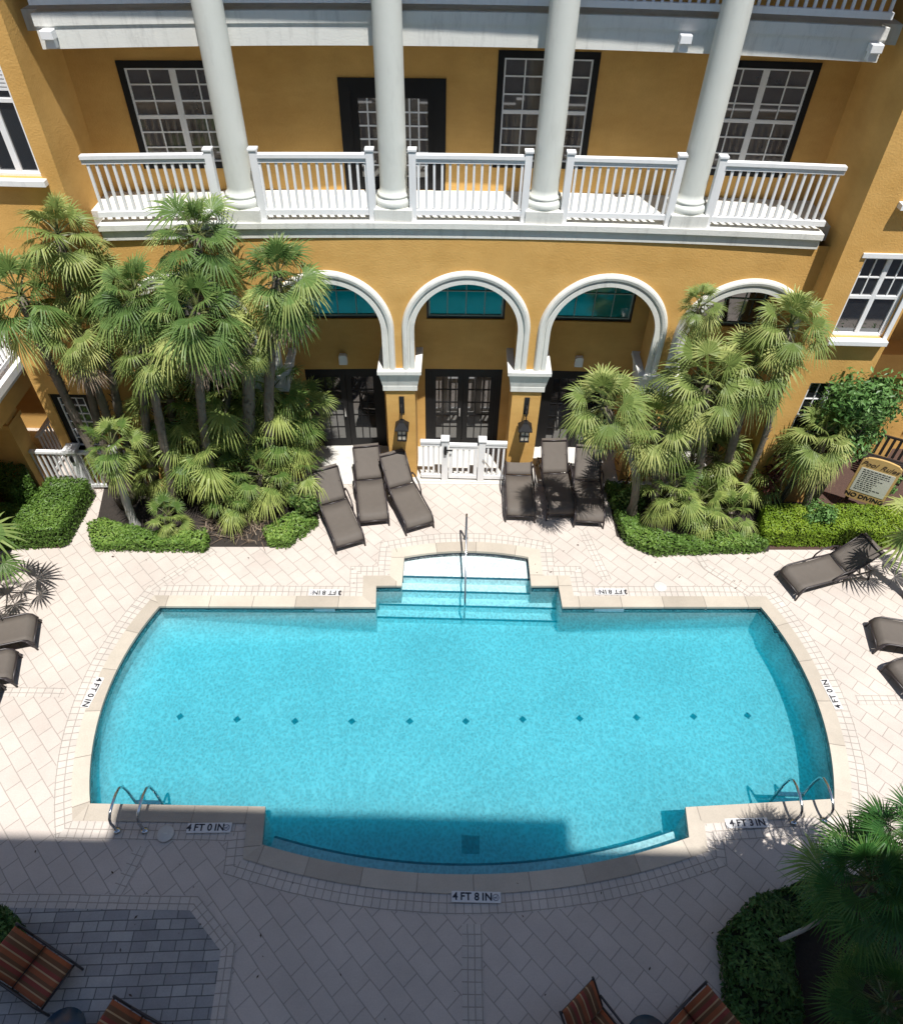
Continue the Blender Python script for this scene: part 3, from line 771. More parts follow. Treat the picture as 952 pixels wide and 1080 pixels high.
# --- left porch building
por=empty('porch_building',(-10,11,0)); tag(por,'orange stucco porch with white balcony railing at the left edge','porch')
PI=Matrix.Translation((10,-11,0))
def ppart(mb,name,mt,parent=None,bevel=0):
    mb.xform(PI); return mb.build(name,mt,parent or por,bevel)
c1=P(20,371,3.15); c2=P(0,402,3.15)
XE=(c1.x+c2.x)/2+.06
m=MB().box(-14,XE-.12,5.5,c1.y,2.35,2.86); ppart(m,'beam',M['stucco'])
m=MB().box(-14,XE,5.5,c1.y+.06,2.862,2.99).box(-14,XE+.07,5.5,c1.y+.12,2.99,3.15); ppart(m,'balcony_slab',M['white'])
m=MB(); y0,y1=5.6,c1.y
m.box(XE-.1,XE,y0,y1,4.12,4.2); m.box(XE-.09,XE-.02,y0,y1,3.25,3.33)
rl=ppart(m,'balcony_railing',M['white'])
b=MB(); k=int((y1-y0)/.13)
for i in range(k): b.box(XE-.07,XE-.035,y0+i*.13,y0+i*.13+.035,3.33,4.12)
b.xform(PI); b.build('balusters',M['white'],rl)
pc=P(47,522)
for yy in (pc.y,pc.y-3.4):
    m=MB().box(pc.x-.62,pc.x,yy,yy+.5,0,2.35); ppart(m,'pillar',M['stucco'])
    m=MB().box(pc.x-.66,pc.x+.04,yy-.04,yy+.54,1.95,2.05); ppart(m,'pillar_band',M['stucco'])
m=MB().box(-14,-12.5,5.5,14,0,8); ppart(m,'wall',M['stucco'])
m=MB().box(-12.5,-12.45,8,9.2,0,2.2); ppart(m,'door',M['black'])

def fence_run(root,p0,p1,h=1.12,sp=.12,posts=()):
    p0=Vector(p0); p1=Vector(p1); d=(p1-p0); ln=d.length; u=d/ln
    m=MB(); z=Vector((0,0,1))
    m.beam(p0+z*h,p1+z*h,.09,.06); r_=m.build('top_rail',M['white'],root)
    MB().beam(p0+z*.12,p1+z*.12,.06,.08).build('bottom_rail',M['white'],root)
    b=MB(); k=int(ln/sp)
    for i in range(k+1):
        q=p0+u*((ln-k*sp)/2+i*sp); b.beam(q+z*.16,q+z*(h-.03),.038,.038)
    b.build('balusters',M['white'],root)
    return r_
fr=empty('porch_fence',(0,0,0)); tag(fr,'white picket railing with gate post between left palms and porch pillar','fence')
pA=P(31,476,1.12); pB=P(72,477,1.12)
fence_run(fr,(pA.x,pA.y,0),(pB.x,pB.y,0)); fence_run(fr,(pB.x+.2,pB.y,0),(-7.0,pB.y+.06,0))
q1=P(39,461,1.15); q2=P(53,440,1.15); fence_run(fr,(q1.x,q1.y,0),(q2.x,q2.y,0),h=1.15)
MB().box(pB.x-.0,pB.x+.2,pB.y-.1,pB.y+.1,0,1.2).box(pB.x-.04,pB.x+.24,pB.y-.14,pB.y+.14,1.2,1.28).build('post',M['white'],fr)
MB().box(pB.x+.06,pB.x+.12,pB.y-.15,pB.y-.1,.95,1.1).build('latch',M['black'],fr)

# --- the gate under the middle arch
gt=empty('pool_gate',(.24,12.66,0)); tag(gt,'white picket gate with square posts closing the middle arch','gate')
GA,GB=-.98,.98
def gpicket(x0,x1,nm,y=0,h=1.16,z0=.1,sp=.115):
    m=MB().box(x0,x1,y-.045,y+.045,h,h+.06).box(x0,x1,y-.03,y+.03,h-.09,h).box(x0,x1,y-.03,y+.03,z0,z0+.1)
    o=m.build(nm,M['white'],gt)
    b=MB(); k=int((x1-x0)/sp)
    for i in range(k): 
        x=x0+(x1-x0)*(i+.5)/k; b.box(x-.022,x+.022,y-.018,y+.018,z0+.1,h-.09)
    b.build('balusters',M['white'],o); return o
gpicket(GA,-.5,'side_panel'); gpicket(.5,GB,'side_panel')
gl=gpicket(-.33,.33,'gate_leaf',y=0,h=1.08)
b=MB().box(-.33,-.25,-.028,.028,.1,1.1).box(.25,.33,-.028,.028,.1,1.1); b.build('stile',M['white'],gl)
for x in (-.42,.42):
    p_=MB().box(x-.075,x+.075,-.075,.075,0,1.27).box(x-.095,x+.095,-.095,.095,1.27,1.31).build('post',M['white'],gt)
MB().box(-.44,-.38,-.12,-.076,.9,1.12).box(-.43,-.25,-.105,-.085,1.0,1.03).build('latch',M['black'],gt)
MB().box(GA-.05,GB+.05,-.09,.09,.0,.045).build('threshold',M['slab'],gt)
MB().beam((.45,-.085,.75),(.62,-.085,.5),.03,.02).build('gate_spring',M['chrome'],gt)

# --- lanterns on the two free pillars
for c,lab in ((X0-1.35,'dark iron wall lantern on pillar left of the white gate'),(X0+1.35,'dark iron wall lantern on pillar right of the white gate')):
    r=empty('wall_lantern',(c+.02,YF+Bw(c)-.001,0)); tag(r,lab,'lantern','wall lanterns on the arcade pillars')
    MB().box(-.055,.055,-.02,0,1.95,2.4).build('back_plate',M['grill'],r,bevel=.004)
    t=MB(); t.tube([(0,-.02,2.2),(0,-.1,2.26),(0,-.17,2.22),(0,-.19,2.1),(0,-.19,1.9)],.014,6)
    t.tube([(0,-.02,2.05),(0,-.08,1.98),(0,-.06,1.92)],.01,6); t.build('bracket',M['grill'],r)
    rf=MB(); v=[]
    prof2=[(.045,1.90),(.06,1.86),(.15,1.73),(.15,1.70)]
    for rr,z in prof2:
        for sx,sy in ((-1,-1),(1,-1),(1,1),(-1,1)): v.append((sx*rr,-.19+sy*rr,z))
    rf.add(v,[(i*4+k_,i*4+(k_+1)%4,i*4+4+(k_+1)%4,i*4+4+k_) for i in range(3) for k_ in range(4)]+[(3,2,1,0),(12,13,14,15)][:1]); rf.add([v[12],v[13],v[14],v[15]],[(3,2,1,0)])
    rf.build('hood',M['grill'],r)
    MB().box(-.09,.09,-.28,-.10,1.42,1.70).build('glass',M['amber'],r)
    cg=MB()
    for sx in (-1,0,1):
        for yy in (-.285,-.095): cg.box(sx*.09-.009,sx*.09+.009,yy-.008,yy+.008,1.40,1.71)
    for sx in (-1,1): cg.box(sx*.094-.008,sx*.094+.008,-.2,-.18,1.40,1.70)
    for z in (1.40,1.55,1.695):
        cg.box(-.105,.105,-.296,-.277,z-.01,z+.01); cg.box(-.105,-.088,-.277,-.09,z-.009,z+.011); cg.box(.088,.105,-.277,-.09,z-.009,z+.011)
    cg.box(-.10,.10,-.29,-.09,1.375,1.39); cg.build('cage',M['grill'],r)

# ------------------------------------------------------------------ building behind the camera (casts the broad shade)
bk=empty('opposite_building',(0,-1.6,0)); tag(bk,'tall pale apartment block on the near side whose roof shades the deck','building')
SH=lambda y,h: y-.337*h
HB=20.0; yb=P(60,882).y-.337*HB
m=MB().box(-30,30,yb-8,yb,0,HB)
x_l=P(122,860).x+.136*(HB+1.5); x_r=P(617,868,-.3).x-.32+.136*(HB+1.5)
x_r+=.12; q_=[(x_l,HB+.001),(x_r-.2,HB+.001),(x_r+.16,HB+1.53),(x_l,HB+1.53)]
m.add([(x,yb-.002,z) for x,z in q_]+[(x,yb-3,z) for x,z in q_],[(0,1,2,3),(7,6,5,4),(1,5,6,2),(3,2,6,7),(4,0,3,7),(4,5,1,0)])
m.xform(Matrix.Translation((0,1.6,0))); m.build('wall',simple('pale_grey_stucco',(.40,.42,.44),.85,var=.08,scale=1),bk)
for fl_ in range(6):
    for cx in (-12,-8,-4,4,8,12):
        m=MB().box(cx-.9,cx+.9,yb,yb+.05,1+fl_*3.1,2.8+fl_*3.1).xform(Matrix.Translation((0,1.6,0)))
        w_=m.build('window',M['white'],bk)
        MB().box(cx-.8,cx+.8,yb+.05,yb+.056,1.1+fl_*3.1,2.7+fl_*3.1).xform(Matrix.Translation((0,1.6,0))).build('pane',M['glass'],w_)

# ------------------------------------------------------------------ pool rails
def ladder(pa,pb,label,flip):
    a=P(*pa); b=P(*pb); r=empty('pool_ladder',((a.x+b.x)/2,(a.y+b.y)/2,0)); tag(r,label,'pool ladder','stainless pool ladders')
    for p in (a,b):
        ox,oy=p.x-r.location.x,p.y-r.location.y
        t=MB()
        pts=[(0,0,0),(0,-.01,.34),(0,.02,.43),(0,.10,.49),(0,.24,.51),(0,.38,.505),(0,.50,.46),(0,.57,.36),(0,.60,.1),(0,.60,-.9)]
        t.tube([(ox+x,oy+y,z) for x,y,z in pts],.022,10)
        h=t.build('handrail',M['chrome'],r)
        MB().lathe([(.055,.026),(.055,.034),(.03,.045)],(ox,oy,0),16).build('flange',M['chrome'],h)
    ox=(b.x-a.x)/2
    for z in (-.35,-.6,-.85):
        MB().box(-abs(ox),abs(ox),.57,.64,z-.015,z+.015).build('tread',M['chrome'],r)
ladder((124,877),(153,877),'chrome pool ladder on near left coping at the shade edge',0)
ladder((836,868),(868,866),'chrome pool ladder on near right coping beside palm shadow',0)
r=empty('step_handrail',(.32,10.8,0)); tag(r,'slim chrome handrail running down the centre of the pool steps','handrail')
t=MB(); e=P(492,650,-.5)-r.location
t.tube([(0,0,0),(0,0,.72),(.0,-.02,.80),(.0,-.06,.845),(.0,-.14,.83),(.0,e.y*.5,.40),(.0,e.y+.1,.0),(.0,e.y+.02,-.1),(.0,e.y,-.6)],.02,10)
t.build('rail',M['chrome'],r); MB().lathe([(.05,.026),(.05,.034),(.028,.045)],(0,0,0),16).build('flange',M['chrome'],r)

# ------------------------------------------------------------------ loungers
def make_lounger(ang):
    r=empty('sun_lounger'); H_=.36; W_=.60; Ls=1.18; Lb=.80
    ca,sa=math.cos(ang),math.sin(ang)
    f=MB(); 
    for s in (-1,1):
        x=s*(W_/2+.02)
        f.tube([(x,0.0,.17),(x,.06,H_-.06),(x,.16,H_),(x,Ls,H_-.02),(x,Ls+.62,H_-.06)],.019,8)
        f.tube([(x*.93,Ls,H_+.0),(x*.93,Ls+Lb*ca*.5,H_+Lb*sa*.5),(x*.93,Ls+Lb*ca*.93,H_+Lb*sa*.97)],.017,8)
    f.tube([(-W_/2,0.01,.19),(W_/2,0.01,.19)],.017,8); f.tube([(-W_/2,Ls+.6,H_-.06),(W_/2,Ls+.6,H_-.06)],.017,8)
    f.tube([(-W_/2,Ls,H_-.02),(W_/2,Ls,H_-.02)],.017,8); f.tube([(-W_/2,Ls+Lb*ca*.93,H_+Lb*sa*.97),(W_/2,Ls+Lb*ca*.93,H_+Lb*sa*.97)],.016,8)
    f.tube([(-W_/2+.05,Ls+.5,H_-.05),(-W_/2+.05,Ls+Lb*ca*.55,H_+Lb*sa*.53)],.012,6); f.tube([(W_/2-.05,Ls+.5,H_-.05),(W_/2-.05,Ls+Lb*ca*.55,H_+Lb*sa*.53)],.012,6)
    f.build('frame',M['sframe'],r)
    for s in (-1,1):
        x=s*(W_/2+.025)
        MB().tube([(x,.10,H_-.05),(x,.03,.16),(x,.0,.005)],.019,8).build('leg',M['sframe'],r)
        MB().tube([(x,Ls+.52,H_-.06),(x,Ls+.6,.16),(x,Ls+.64,.005)],.019,8).build('leg',M['sframe'],r)
        a=MB().tube([(x,Ls-.42,H_-.01),(x+s*.012,Ls-.36,H_+.10),(x+s*.015,Ls-.24,H_+.19),(x+s*.015,Ls+.02,H_+.215),(x+s*.012,Ls+.16,H_+.17),(x,Ls+.26,H_-.03)],.017,8)
        a.build('armrest',M['sframe'],r)
    st=MB(); st.smooth=True
    prf=[(0.005,.20),(.02,.25),(.06,.325),(.13,H_),(.35,H_-.012),(.65,H_-.03),(.95,H_-.022),(Ls-.01,H_-.003)]
    k=7; vs_=[]
    for y,z in prf:
        for i in range(k):
            u=-1+2*i/(k-1); vs_.append((u*W_/2,y,z-.022*(1-u*u)*(1 if y>.1 else .3)))
    st.add(vs_,[(j*k+i,j*k+i+1,(j+1)*k+i+1,(j+1)*k+i) for j in range(len(prf)-1) for i in range(k-1)])
    o=st.build('seat_sling',M['sling'],r); sm=o.modifiers.new('solid','SOLIDIFY'); sm.thickness=.008; sm.offset=-1
    bk_=MB(); bk_.smooth=True; vs_=[]; q=9
    for j in range(q):
        d=.02+(Lb-.02)*j/(q-1); cv=.03*math.sin(j/(q-1)*math.pi)-(.03 if j==q-1 else 0)
        for i in range(k):
            u=-1+2*i/(k-1); sag=.02*(1-u*u)*(1-.6*j/(q-1))+cv*.4
            vs_.append((u*W_/2*.965,Ls+d*ca+sag*sa*.8+(.03 if j==q-1 else 0),H_+d*sa-sag*ca))
    bk_.add(vs_,[(j*k+i,j*k+i+1,(j+1)*k+i+1,(j+1)*k+i) for j in range(q-1) for i in range(k-1)])
    o=bk_.build('back_sling',M['sling'],r); sm=o.modifiers.new('solid','SOLIDIFY'); sm.thickness=.008; sm.offset=-1
    return r
protos={}
LO=[((370,580),(346,503),48,'brown sling lounger beside left palm bed, leftmost of three by the left doors'),
    ((395,556),(387,481),42,'brown sling lounger standing straight between two angled loungers left of gate'),
    ((443,561),(418,486),44,'brown sling lounger turned toward the pool steps, just left of white gate'),
    ((548,551),(548,475),36,'brown sling lounger just right of white gate under the lantern pillar'),
    ((591,549),(587,475),44,'brown sling lounger crossed by palm trunk shadow, middle of three right of gate'),
    ((620,557),(622,478),48,'brown sling lounger darkest with palm shadow, beside the right palm bed'),
    ((828,621),(898,579),36,'brown sling lounger angled alone on the deck below the bright right hedge'),
    ((916,675),(1010,664),25,'brown sling lounger cut by right edge, beside small palm shadow'),
    ((940,724),(1010,688),25,'brown sling lounger only its foot corner in view at right edge'),
    ((42,671),(-60,665),25,'brown sling lounger at left edge nearest the palm shadow'),
    ((21,709),(-80,703),25,'second brown sling lounger from the top at the left edge'),
    ((0,745),(-90,728),25,'brown sling lounger with just a corner in view at left edge')]
for ft,hd,ang,lab in LO:
    a=P(*ft); b=P(hd[0],hd[1],.36+.8*math.sin(R(ang)))
    if ang not in protos: protos[ang]=o=make_lounger(R(ang))
    else: o=copy_tree(protos[ang])
    d=b-a; o.location=(a.x,a.y,.0); o.rotation_euler=(0,0,math.atan2(d.y,d.x)-math.pi/2)
    tag(o,lab,'sun lounger','brown sling sun loungers round the pool')

# ------------------------------------------------------------------ cushioned chairs and blue tables at the bottom
def make_chair():
    r=empty('patio_chair'); W_=.62
    f=MB()
    for s in (-1,1):
        x=s*(W_/2+.035)
        f.tube([(x,.62,.0),(x,.62,.50),(x,.60,.56),(x,.52,.585),(x,.25,.60),(x,-.05,.62),(x,-.12,.62)],.02,8)
        f.tube([(x,-.05,.0),(x,-.02,.35),(x,-.30,.88),(x,-.33,.93)],.02,8)
        f.tube([(x,.62,.30),(x,-.03,.28)],.018,8)
    for y,z in ((.6,.30),(-.02,.28),(-.31,.9)): f.tube([(-W_/2-.03,y,z),(W_/2+.03,y,z)],.018,8)
    f.build('frame',M['sframe'],r)
    def cush(name,y0,y1,z0,z1,th):
        m=MB(); m.smooth=True; m.uv=[]; nx,ny=10,8; L_=math.hypot(y1-y0,z1-z0); nyv=Vector((0,-(z1-z0)/L_,(y1-y0)/L_))
        if nyv.z<0: nyv=-nyv
        vs_=[]
        for sgn in (1,-1):
            for j in range(ny+1):
                for i in range(nx+1):
                    u=i/nx; v=j/ny; ed=min(1,min(u,1-u)*6)*min(1,min(v,1-v)*6); ed=ed**.5
                    q=Vector(((u-.5)*W_,y0+(y1-y0)*v,z0+(z1-z0)*v))+nyv*(th/2*(.35+.65*ed)*sgn)
                    vs_.append(q); m.uv.append((u,v))
        N1=(nx+1)*(ny+1); fs=[]
        for j in range(ny):
            for i in range(nx):
                a=j*(nx+1)+i; fs+= [(a,a+1,a+nx+2,a+nx+1),(N1+a+nx+1,N1+a+nx+2,N1+a+1,N1+a)]
        per=[i for i in range(nx+1)]+[j*(nx+1)+nx for j in range(1,ny+1)]+[ny*(nx+1)+i for i in range(nx-1,-1,-1)]+[j*(nx+1) for j in range(ny-1,0,-1)]
        for a,b in zip(per,per[1:]+per[:1]): fs.append((b,a,N1+a,N1+b))
        m.add(vs_,fs); m.build(name,M['cushion'],r)
    cush('seat_cushion',.60,.02,.37,.33,.12); cush('back_cushion',.0,-.30,.37,.93,.11)
    return r
c0=make_chair(); CH=[((33,1022),-62,'striped rust cushioned chair at far left corner beside round blue table'),((140,1101),-64,'striped rust cushioned chair cut by bottom edge right of left blue table'),
    ((630,1088),-52,'striped rust cushioned chair with pointed back post left of right blue table'),((734,1090),47,'striped rust cushioned chair between right blue table and dark palm bed')]
for i,(pp,az,lab) in enumerate(CH):
    o=c0 if i==0 else copy_tree(c0); p=P(pp[0],pp[1],.5)
    th=R(az)   # the chair looks along its own +y
    if az<0: rot=R(-90)-R(-90-az)*1.0
    rot={-62:R(-115),-64:R(-112),-52:R(-140),47:R(128)}[az]
    d=Vector((-math.sin(rot),math.cos(rot),0)); o.location=(p.x-d.x*.15,p.y-d.y*.15,.012); o.rotation_euler=(0,0,rot); o.scale=(.88,.88,.88)
    tag(o,lab,'chair','striped cushion chairs on the near patio')
for (x,y),lab in (((66,1090),'round blue side table at bottom left between two striped chairs'),((684,1098),'round blue side table at bottom right between two striped chairs')):
    p=P(x,y,.5); r=empty('side_table',(p.x,p.y,.012)); tag(r,lab,'side table','round blue tables between the chairs')
    MB().lathe([(.26,.47),(.28,.475),(.285,.49),(.28,.505),(.0,.507)],n=40).build('table_top',M['bluetable'],r)
    for k in range(4):
        t=k*math.pi/2+.4; MB().tube([(.2*math.cos(t),.2*math.sin(t),.47),(.17*math.cos(t),.17*math.sin(t),.25),(.24*math.cos(t),.24*math.sin(t),0)],.014,6).build('leg',M['sframe'],r)

# ------------------------------------------------------------------ plants
def fan_leaf(m, base, d, pet, rad, nseg, droop, rg, tint, span=R(115), stalk=True, cup=.18):
    d=d.normalized(); side=d.cross(Vector((0,0,1)))
    if side.length<.05: side=Vector((math.cos(rg.random()*6),math.sin(rg.random()*6),0))
    side.normalize(); up=side.cross(d).normalized()
    roll=rg.uniform(-.5,.5); side,up=side*math.cos(roll)+up*math.sin(roll),up*math.cos(roll)-side*math.sin(roll)
    tip=base+d*pet+Vector((0,0,-1))*pet*pet*.25*droop
    if stalk:
        m.cur=1; m.t=.5; w=.012
        mid=base+d*pet*.5+Vector((0,0,.03*pet))
        for p,q,w1,w2 in ((base,mid,.022,.014),(mid,tip,.014,.008)):
            m.add([p-side*w1,p+side*w1,p+up*w1,q-side*w2,q+side*w2,q+up*w2],[(0,1,4,3),(1,2,5,4),(2,0,3,5)])
    m.cur=0
    d2=(d*1.0+Vector((0,0,-1))*.35*droop).normalized(); up2=side.cross(d2).normalized()
    da=2*span/nseg
    for i in range(nseg):
        a=-span+da*(i+.5)+rg.uniform(-.03,.03)
        f=d2*math.cos(a)+side*math.sin(a)
        ln=rad*(.72+.28*math.cos(a*.75))*rg.uniform(.9,1.05)
        lat=(-d2*math.sin(a)+side*math.cos(a))
        hw=ln*.44*math.tan(da/2)*.92
        lift=up2*cup*ln*(abs(math.sin(a*.5)))
        midp=tip+f*ln*.44+lift*.6
        sag=Vector((0,0,-1))*ln*(.12+.26*droop)*rg.uniform(.5,1.7)
        end=tip+f*ln*.97+lift*.5+sag+lat*rg.uniform(-.03,.03)*ln
        fold=up2*hw*.6*(1 if i%2 else -1)
        m.t=min(1,max(0,tint+rg.uniform(-.07,.07)))
        q2=midp.lerp(end,.6)+Vector((0,0,.04*ln)); h2=hw*.55
        m.add([tip,midp-lat*hw,midp+fold*.6,midp+lat*hw],[(0,1,2),(0,2,3)])
        m.t=min(1,m.t+.10+rg.uniform(0,.14))
        m.add([midp-lat*hw,midp+fold*.6,midp+lat*hw,q2-lat*h2,q2+lat*h2,end],[(0,3,1),(1,3,4),(1,4,2),(3,5,4)])

def crown_mesh(seed,nl,pet,rad,nseg,lo=-45,hi=85,base_t=.35,hi_t=.25,yellow=.15,lean=0):
    rg=random.Random(seed); m=MB()
    for i in range(nl):
        u=i/(nl-1); el=R(hi-(hi-lo)*u**.8+rg.uniform(-8,8)); az=i*2.39996+rg.uniform(-.3,.3)
        d=Vector((math.cos(az)*math.cos(el),math.sin(az)*math.cos(el),math.sin(el)))
        s=rg.uniform(.8,1.08)*(.8+.2*min(1,u*4))
        t=base_t+rg.uniform(-.18,.22)
        if u>.55 and rg.random()<yellow*2: t=rg.uniform(.72,1)
        fan_leaf(m,Vector((0,0,.1-.25*u)),d,pet*s*rg.uniform(.8,1.2),rad*s*rg.uniform(.82,1.1),nseg,.35+.85*u+rg.uniform(-.2,.3),rg,t,cup=.2-.5*u+rg.uniform(-.1,.1))
    return m
def dead_mesh(seed,nl,pet,rad):
    rg=random.Random(seed); m=MB()
    for i in range(nl):
        el=R(rg.uniform(-85,-58)); az=rg.uniform(0,6.28)
        d=Vector((math.cos(az)*math.cos(el),math.sin(az)*math.cos(el),math.sin(el)))
        fan_leaf(m,Vector((0,0,-.25)),d,pet,rad,14,.3,rg,rg.uniform(.1,.9),span=R(55),cup=.5)
    return m
CR={}
def crown_variant(kind,i):
    key=(kind,i)
    if key not in CR:
        if kind=='tall': mb=crown_mesh(100+i,30,.54,.64,26,-50,86,.30,.2,.22); mt=[M['palm'],M['petiole']]
        elif kind=='olive': mb=crown_mesh(200+i,28,.50,.60,24,-62,86,.42,.2,.2); mt=[M['palm2'],M['petiole']]
        elif kind=='deep': mb=crown_mesh(300+i,20,.64,.62,26,-22,80,.50,.2,.26); mt=[M['deepleaf'],M['petiole']]
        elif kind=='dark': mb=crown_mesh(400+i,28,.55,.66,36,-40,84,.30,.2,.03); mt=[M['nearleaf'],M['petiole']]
        elif kind=='sparse': mb=crown_mesh(500+i,13,.6,.6,16,-30,80,.35,.2,.2); mt=[M['palm'],M['petiole']]
        CR[key]=mb.mesh(kind+'_crown',mt)
    return CR[key]
DEAD=dead_mesh(5,9,.45,.72).mesh('dead_fronds',[M['dead'],M['petiole']])
def palm(name,crown,base,kind,var,label,scale=1.0,bend=.3,rad=.085,dead=False,bark='bark',cat='palm',group=None):
    base=Vector(base); crown=Vector(crown)
    r=empty(name,base); tag(r,label,cat,group)
    rel=crown-base; hb=Vector((rel.x,rel.y,0))
    pts=[]; K=14; rg=random.Random(var*31+int(crown.x*10))
    sw=Vector((rg.uniform(-1,1),rg.uniform(-1,1),0))*.08*rel.z
    for i in range(K+1):
        u=i/K; p=rel*u - hb*bend*math.sin(math.pi*u)*.5 + sw*math.sin(math.pi*u)*.6*(1-u*.3)
        pts.append(p)
    rs=[rad*(1.35-.45*(i/K) if i<2 else 1.0-.12*i/K)*(1+.13*(i%2)) for i in range(K+1)]
    if rel.z>.25:
        t=MB().tube(pts,rs,9)
        if bark=='bark':    # old leaf bases
            t.smooth=False
            for i in range(int(K*5)):
                u=.35+.63*rg.random(); q=min(K-1,int(u*K)); p=pts[q].lerp(pts[q+1],u*K-q); a=rg.uniform(0,6.28)
                o=Vector((math.cos(a),math.sin(a),0)); lt=Vector((-o.y,o.x,0))*.03
                t.add([p+o*rad*.7-lt,p+o*rad*.7+lt,p+o*rad*1.7+Vector((0,0,.09))],[(0,1,2)])
        t.build('trunk',M[bark],r)
    c=bpy.data.objects.new('crown',crown_variant(kind,var)); COL.objects.link(c); c.parent=r; c.location=rel
    tl=(rel.normalized()); ax=Vector((0,0,1)).rotation_difference(tl.lerp(Vector((0,0,1)),.45).normalized())
    c.rotation_mode='QUATERNION'; c.rotation_quaternion=ax@Euler((0,0,rg.uniform(0,6.28))).to_quaternion(); c.scale=(scale,)*3
    if dead:
        d=bpy.data.objects.new('dead_fronds',DEAD); COL.objects.link(d); d.parent=r; d.location=rel; d.rotation_euler=(0,0,rg.uniform(0,6)); d.scale=(scale,)*3
    return r
GL='fan palms in the left bed'; GR='fan palms in the right bed'
def tp(c,Y,b,kind,var,label,**k):
    palm('fan_palm',PY(c[0],c[1],Y),P(*b),kind,var,label,**k)
tp((62,248),11.7,(128,528),'olive',0,'tall fan palm with curved pale trunk, highest at upper left before the orange wing',group=GL,scale=0.84,bend=-.3)
tp((22,312),11.3,(132,535),'tall',1,'blue green fan palm leaning to the left edge above the porch balcony',group=GL,scale=0.88)
tp((82,352),11.3,(140,530),'olive',2,'fan palm with brown dead fronds hanging against the orange wing wall',group=GL,scale=0.75,dead=True)
tp((105,300),11.8,(150,520),'olive',3,'yellowish fan palm behind the others beside the balcony end',group=GL,scale=0.75)
tp((143,312),11.1,(165,535),'tall',0,'fan palm with fine dark fronds right of the dead fronds palm',group=GL,scale=0.84,dead=True)
tp((208,248),11.7,(225,510),'tall',2,'topmost fan palm reaching the white balcony plinth, left bed',group=GL,scale=0.86)
tp((207,328),10.9,(232,535),'tall',3,'large fan palm at the middle of the left bed with lime lower fans',group=GL,scale=0.92,dead=True)
tp((293,292),11.6,(290,520),'tall',4,'fan palm nearest the left arch with brown fronds at its right side',group=GL,scale=0.86,dead=True,rad=.1)
tp((262,360),11.4,(262,525),'olive',1,'short pale trunk fan palm half hidden left of the arch capital',group=GL,scale=0.62,rad=.13)
tp((155,372),10.9,(185,540),'olive',0,'fan palm with lime yellow drooping fans in front of orange wall corner',group=GL,scale=0.75)
tp((118,470),10.9,(145,560),'deep',0,'low dark fan palm on a leaning smooth grey trunk beside the picket railing',group=GL,scale=.72,bark='greybark',bend=0,rad=.085)
tp((744,405),11.3,(720,535),'olive',1,'largest olive fan palm in the middle of the right bed',group=GR,scale=1.05)
tp((795,385),11.6,(755,530),'olive',2,'olive fan palm behind the largest one, under the right arch',group=GR,scale=.9)
tp((832,345),11.6,(770,535),'olive',3,'slender fan palm leaning right across the orange wing corner',group=GR,scale=.85,bend=.1,rad=.06)
tp((737,322),11.9,(725,520),'olive',4,'small topped fan palm rising thin in front of the right arch moulding',group=GR,scale=.55,rad=.045)
tp((690,448),11.3,(690,545),'olive',0,'yellow green fan palm at the left side of right bed near pillar',group=GR,scale=.92)
palm('fan_palm',PY(636,428,10.6),P(664,545),'olive',3,'fan palm leaning over the loungers in front of the right door',group=GR,scale=.9,bend=.3)
tp((868,462),11.6,(845,545),'olive',4,'lone fan palm on dark trunk between right bed and pool rules sign',scale=.95,group=GR)
palm('fan_palm',P(985,552,2.0),P(960,634),'sparse',1,'fan palm at right edge whose crown overhangs the bright hedge',scale=.9,group='fan palms on the deck sides')
palm('fan_palm',P(-45,580,2.1),P(-18,640),'sparse',2,'fan palm at left edge throwing feathery shadow on the deck',scale=.95,group='fan palms on the deck sides')
def low(c,z,b,kind,var,label,**k):
    p=P(c[0],c[1],z); palm('palmetto',p,P(*b),kind,var,label,cat='palmetto',**k)
ql=[((255,430),1.9,(258,500),'deep',1,'dark palmetto against the shaded back of left bed'),((300,455),1.7,(296,512),'deep',2,'dark palmetto beside the arcade pillar of left bed'),
    ((200,445),1.8,(205,515),'deep',3,'dark palmetto deep in the left bed under the tall palms'),((165,485),1.2,(170,530),'deep',0,'lime fanned palmetto behind the leaning grey trunk'),
    ((225,490),1.3,(228,545),'deep',1,'bright palmetto at the middle front of left bed'),((275,500),1.1,(276,548),'deep',2,'bright palmetto with lime fans at front right of left bed'),
    ((310,492),.9,(310,535),'deep',3,'lime palmetto closest to the left loungers'),((178,545),.5,(180,560),'deep',0,'small palmetto among the groundcover at left bed front'),((245,525),.7,(247,558),'deep',2,'low palmetto over the dry thatch at left bed front')]
qm=[((240,410),2.9,(236,512),1,'dark green palm in left bed right below the large middle palm'),((285,415),2.6,(286,508),2,'dark green palm beneath the left arch palm beside the capital'),((180,420),2.7,(190,508),3,'dark green palm in shade beside the leaning brown trunks'),
    ((315,430),2.1,(309,500),0,'dark green palm fronds against the first arcade pillar'),((212,470),1.9,(214,522),1,'dark green palm at the centre of the left bed thicket')]
for i,(c,z,b,vr,lb) in enumerate(qm): palm('fan_palm',P(c[0],c[1],z),P(*b),'deep',vr,lb,scale=(1.05,1,1,.8,.95)[i],group=GL)
for i,(c,z,b,kd,vr,lb) in enumerate(ql): low(c,z,b,kd,vr,lb,scale=(.95,.95,.9,.8,.85,.85,.75,.5,.7)[i],group='palmettos under the left palms',rad=.05)
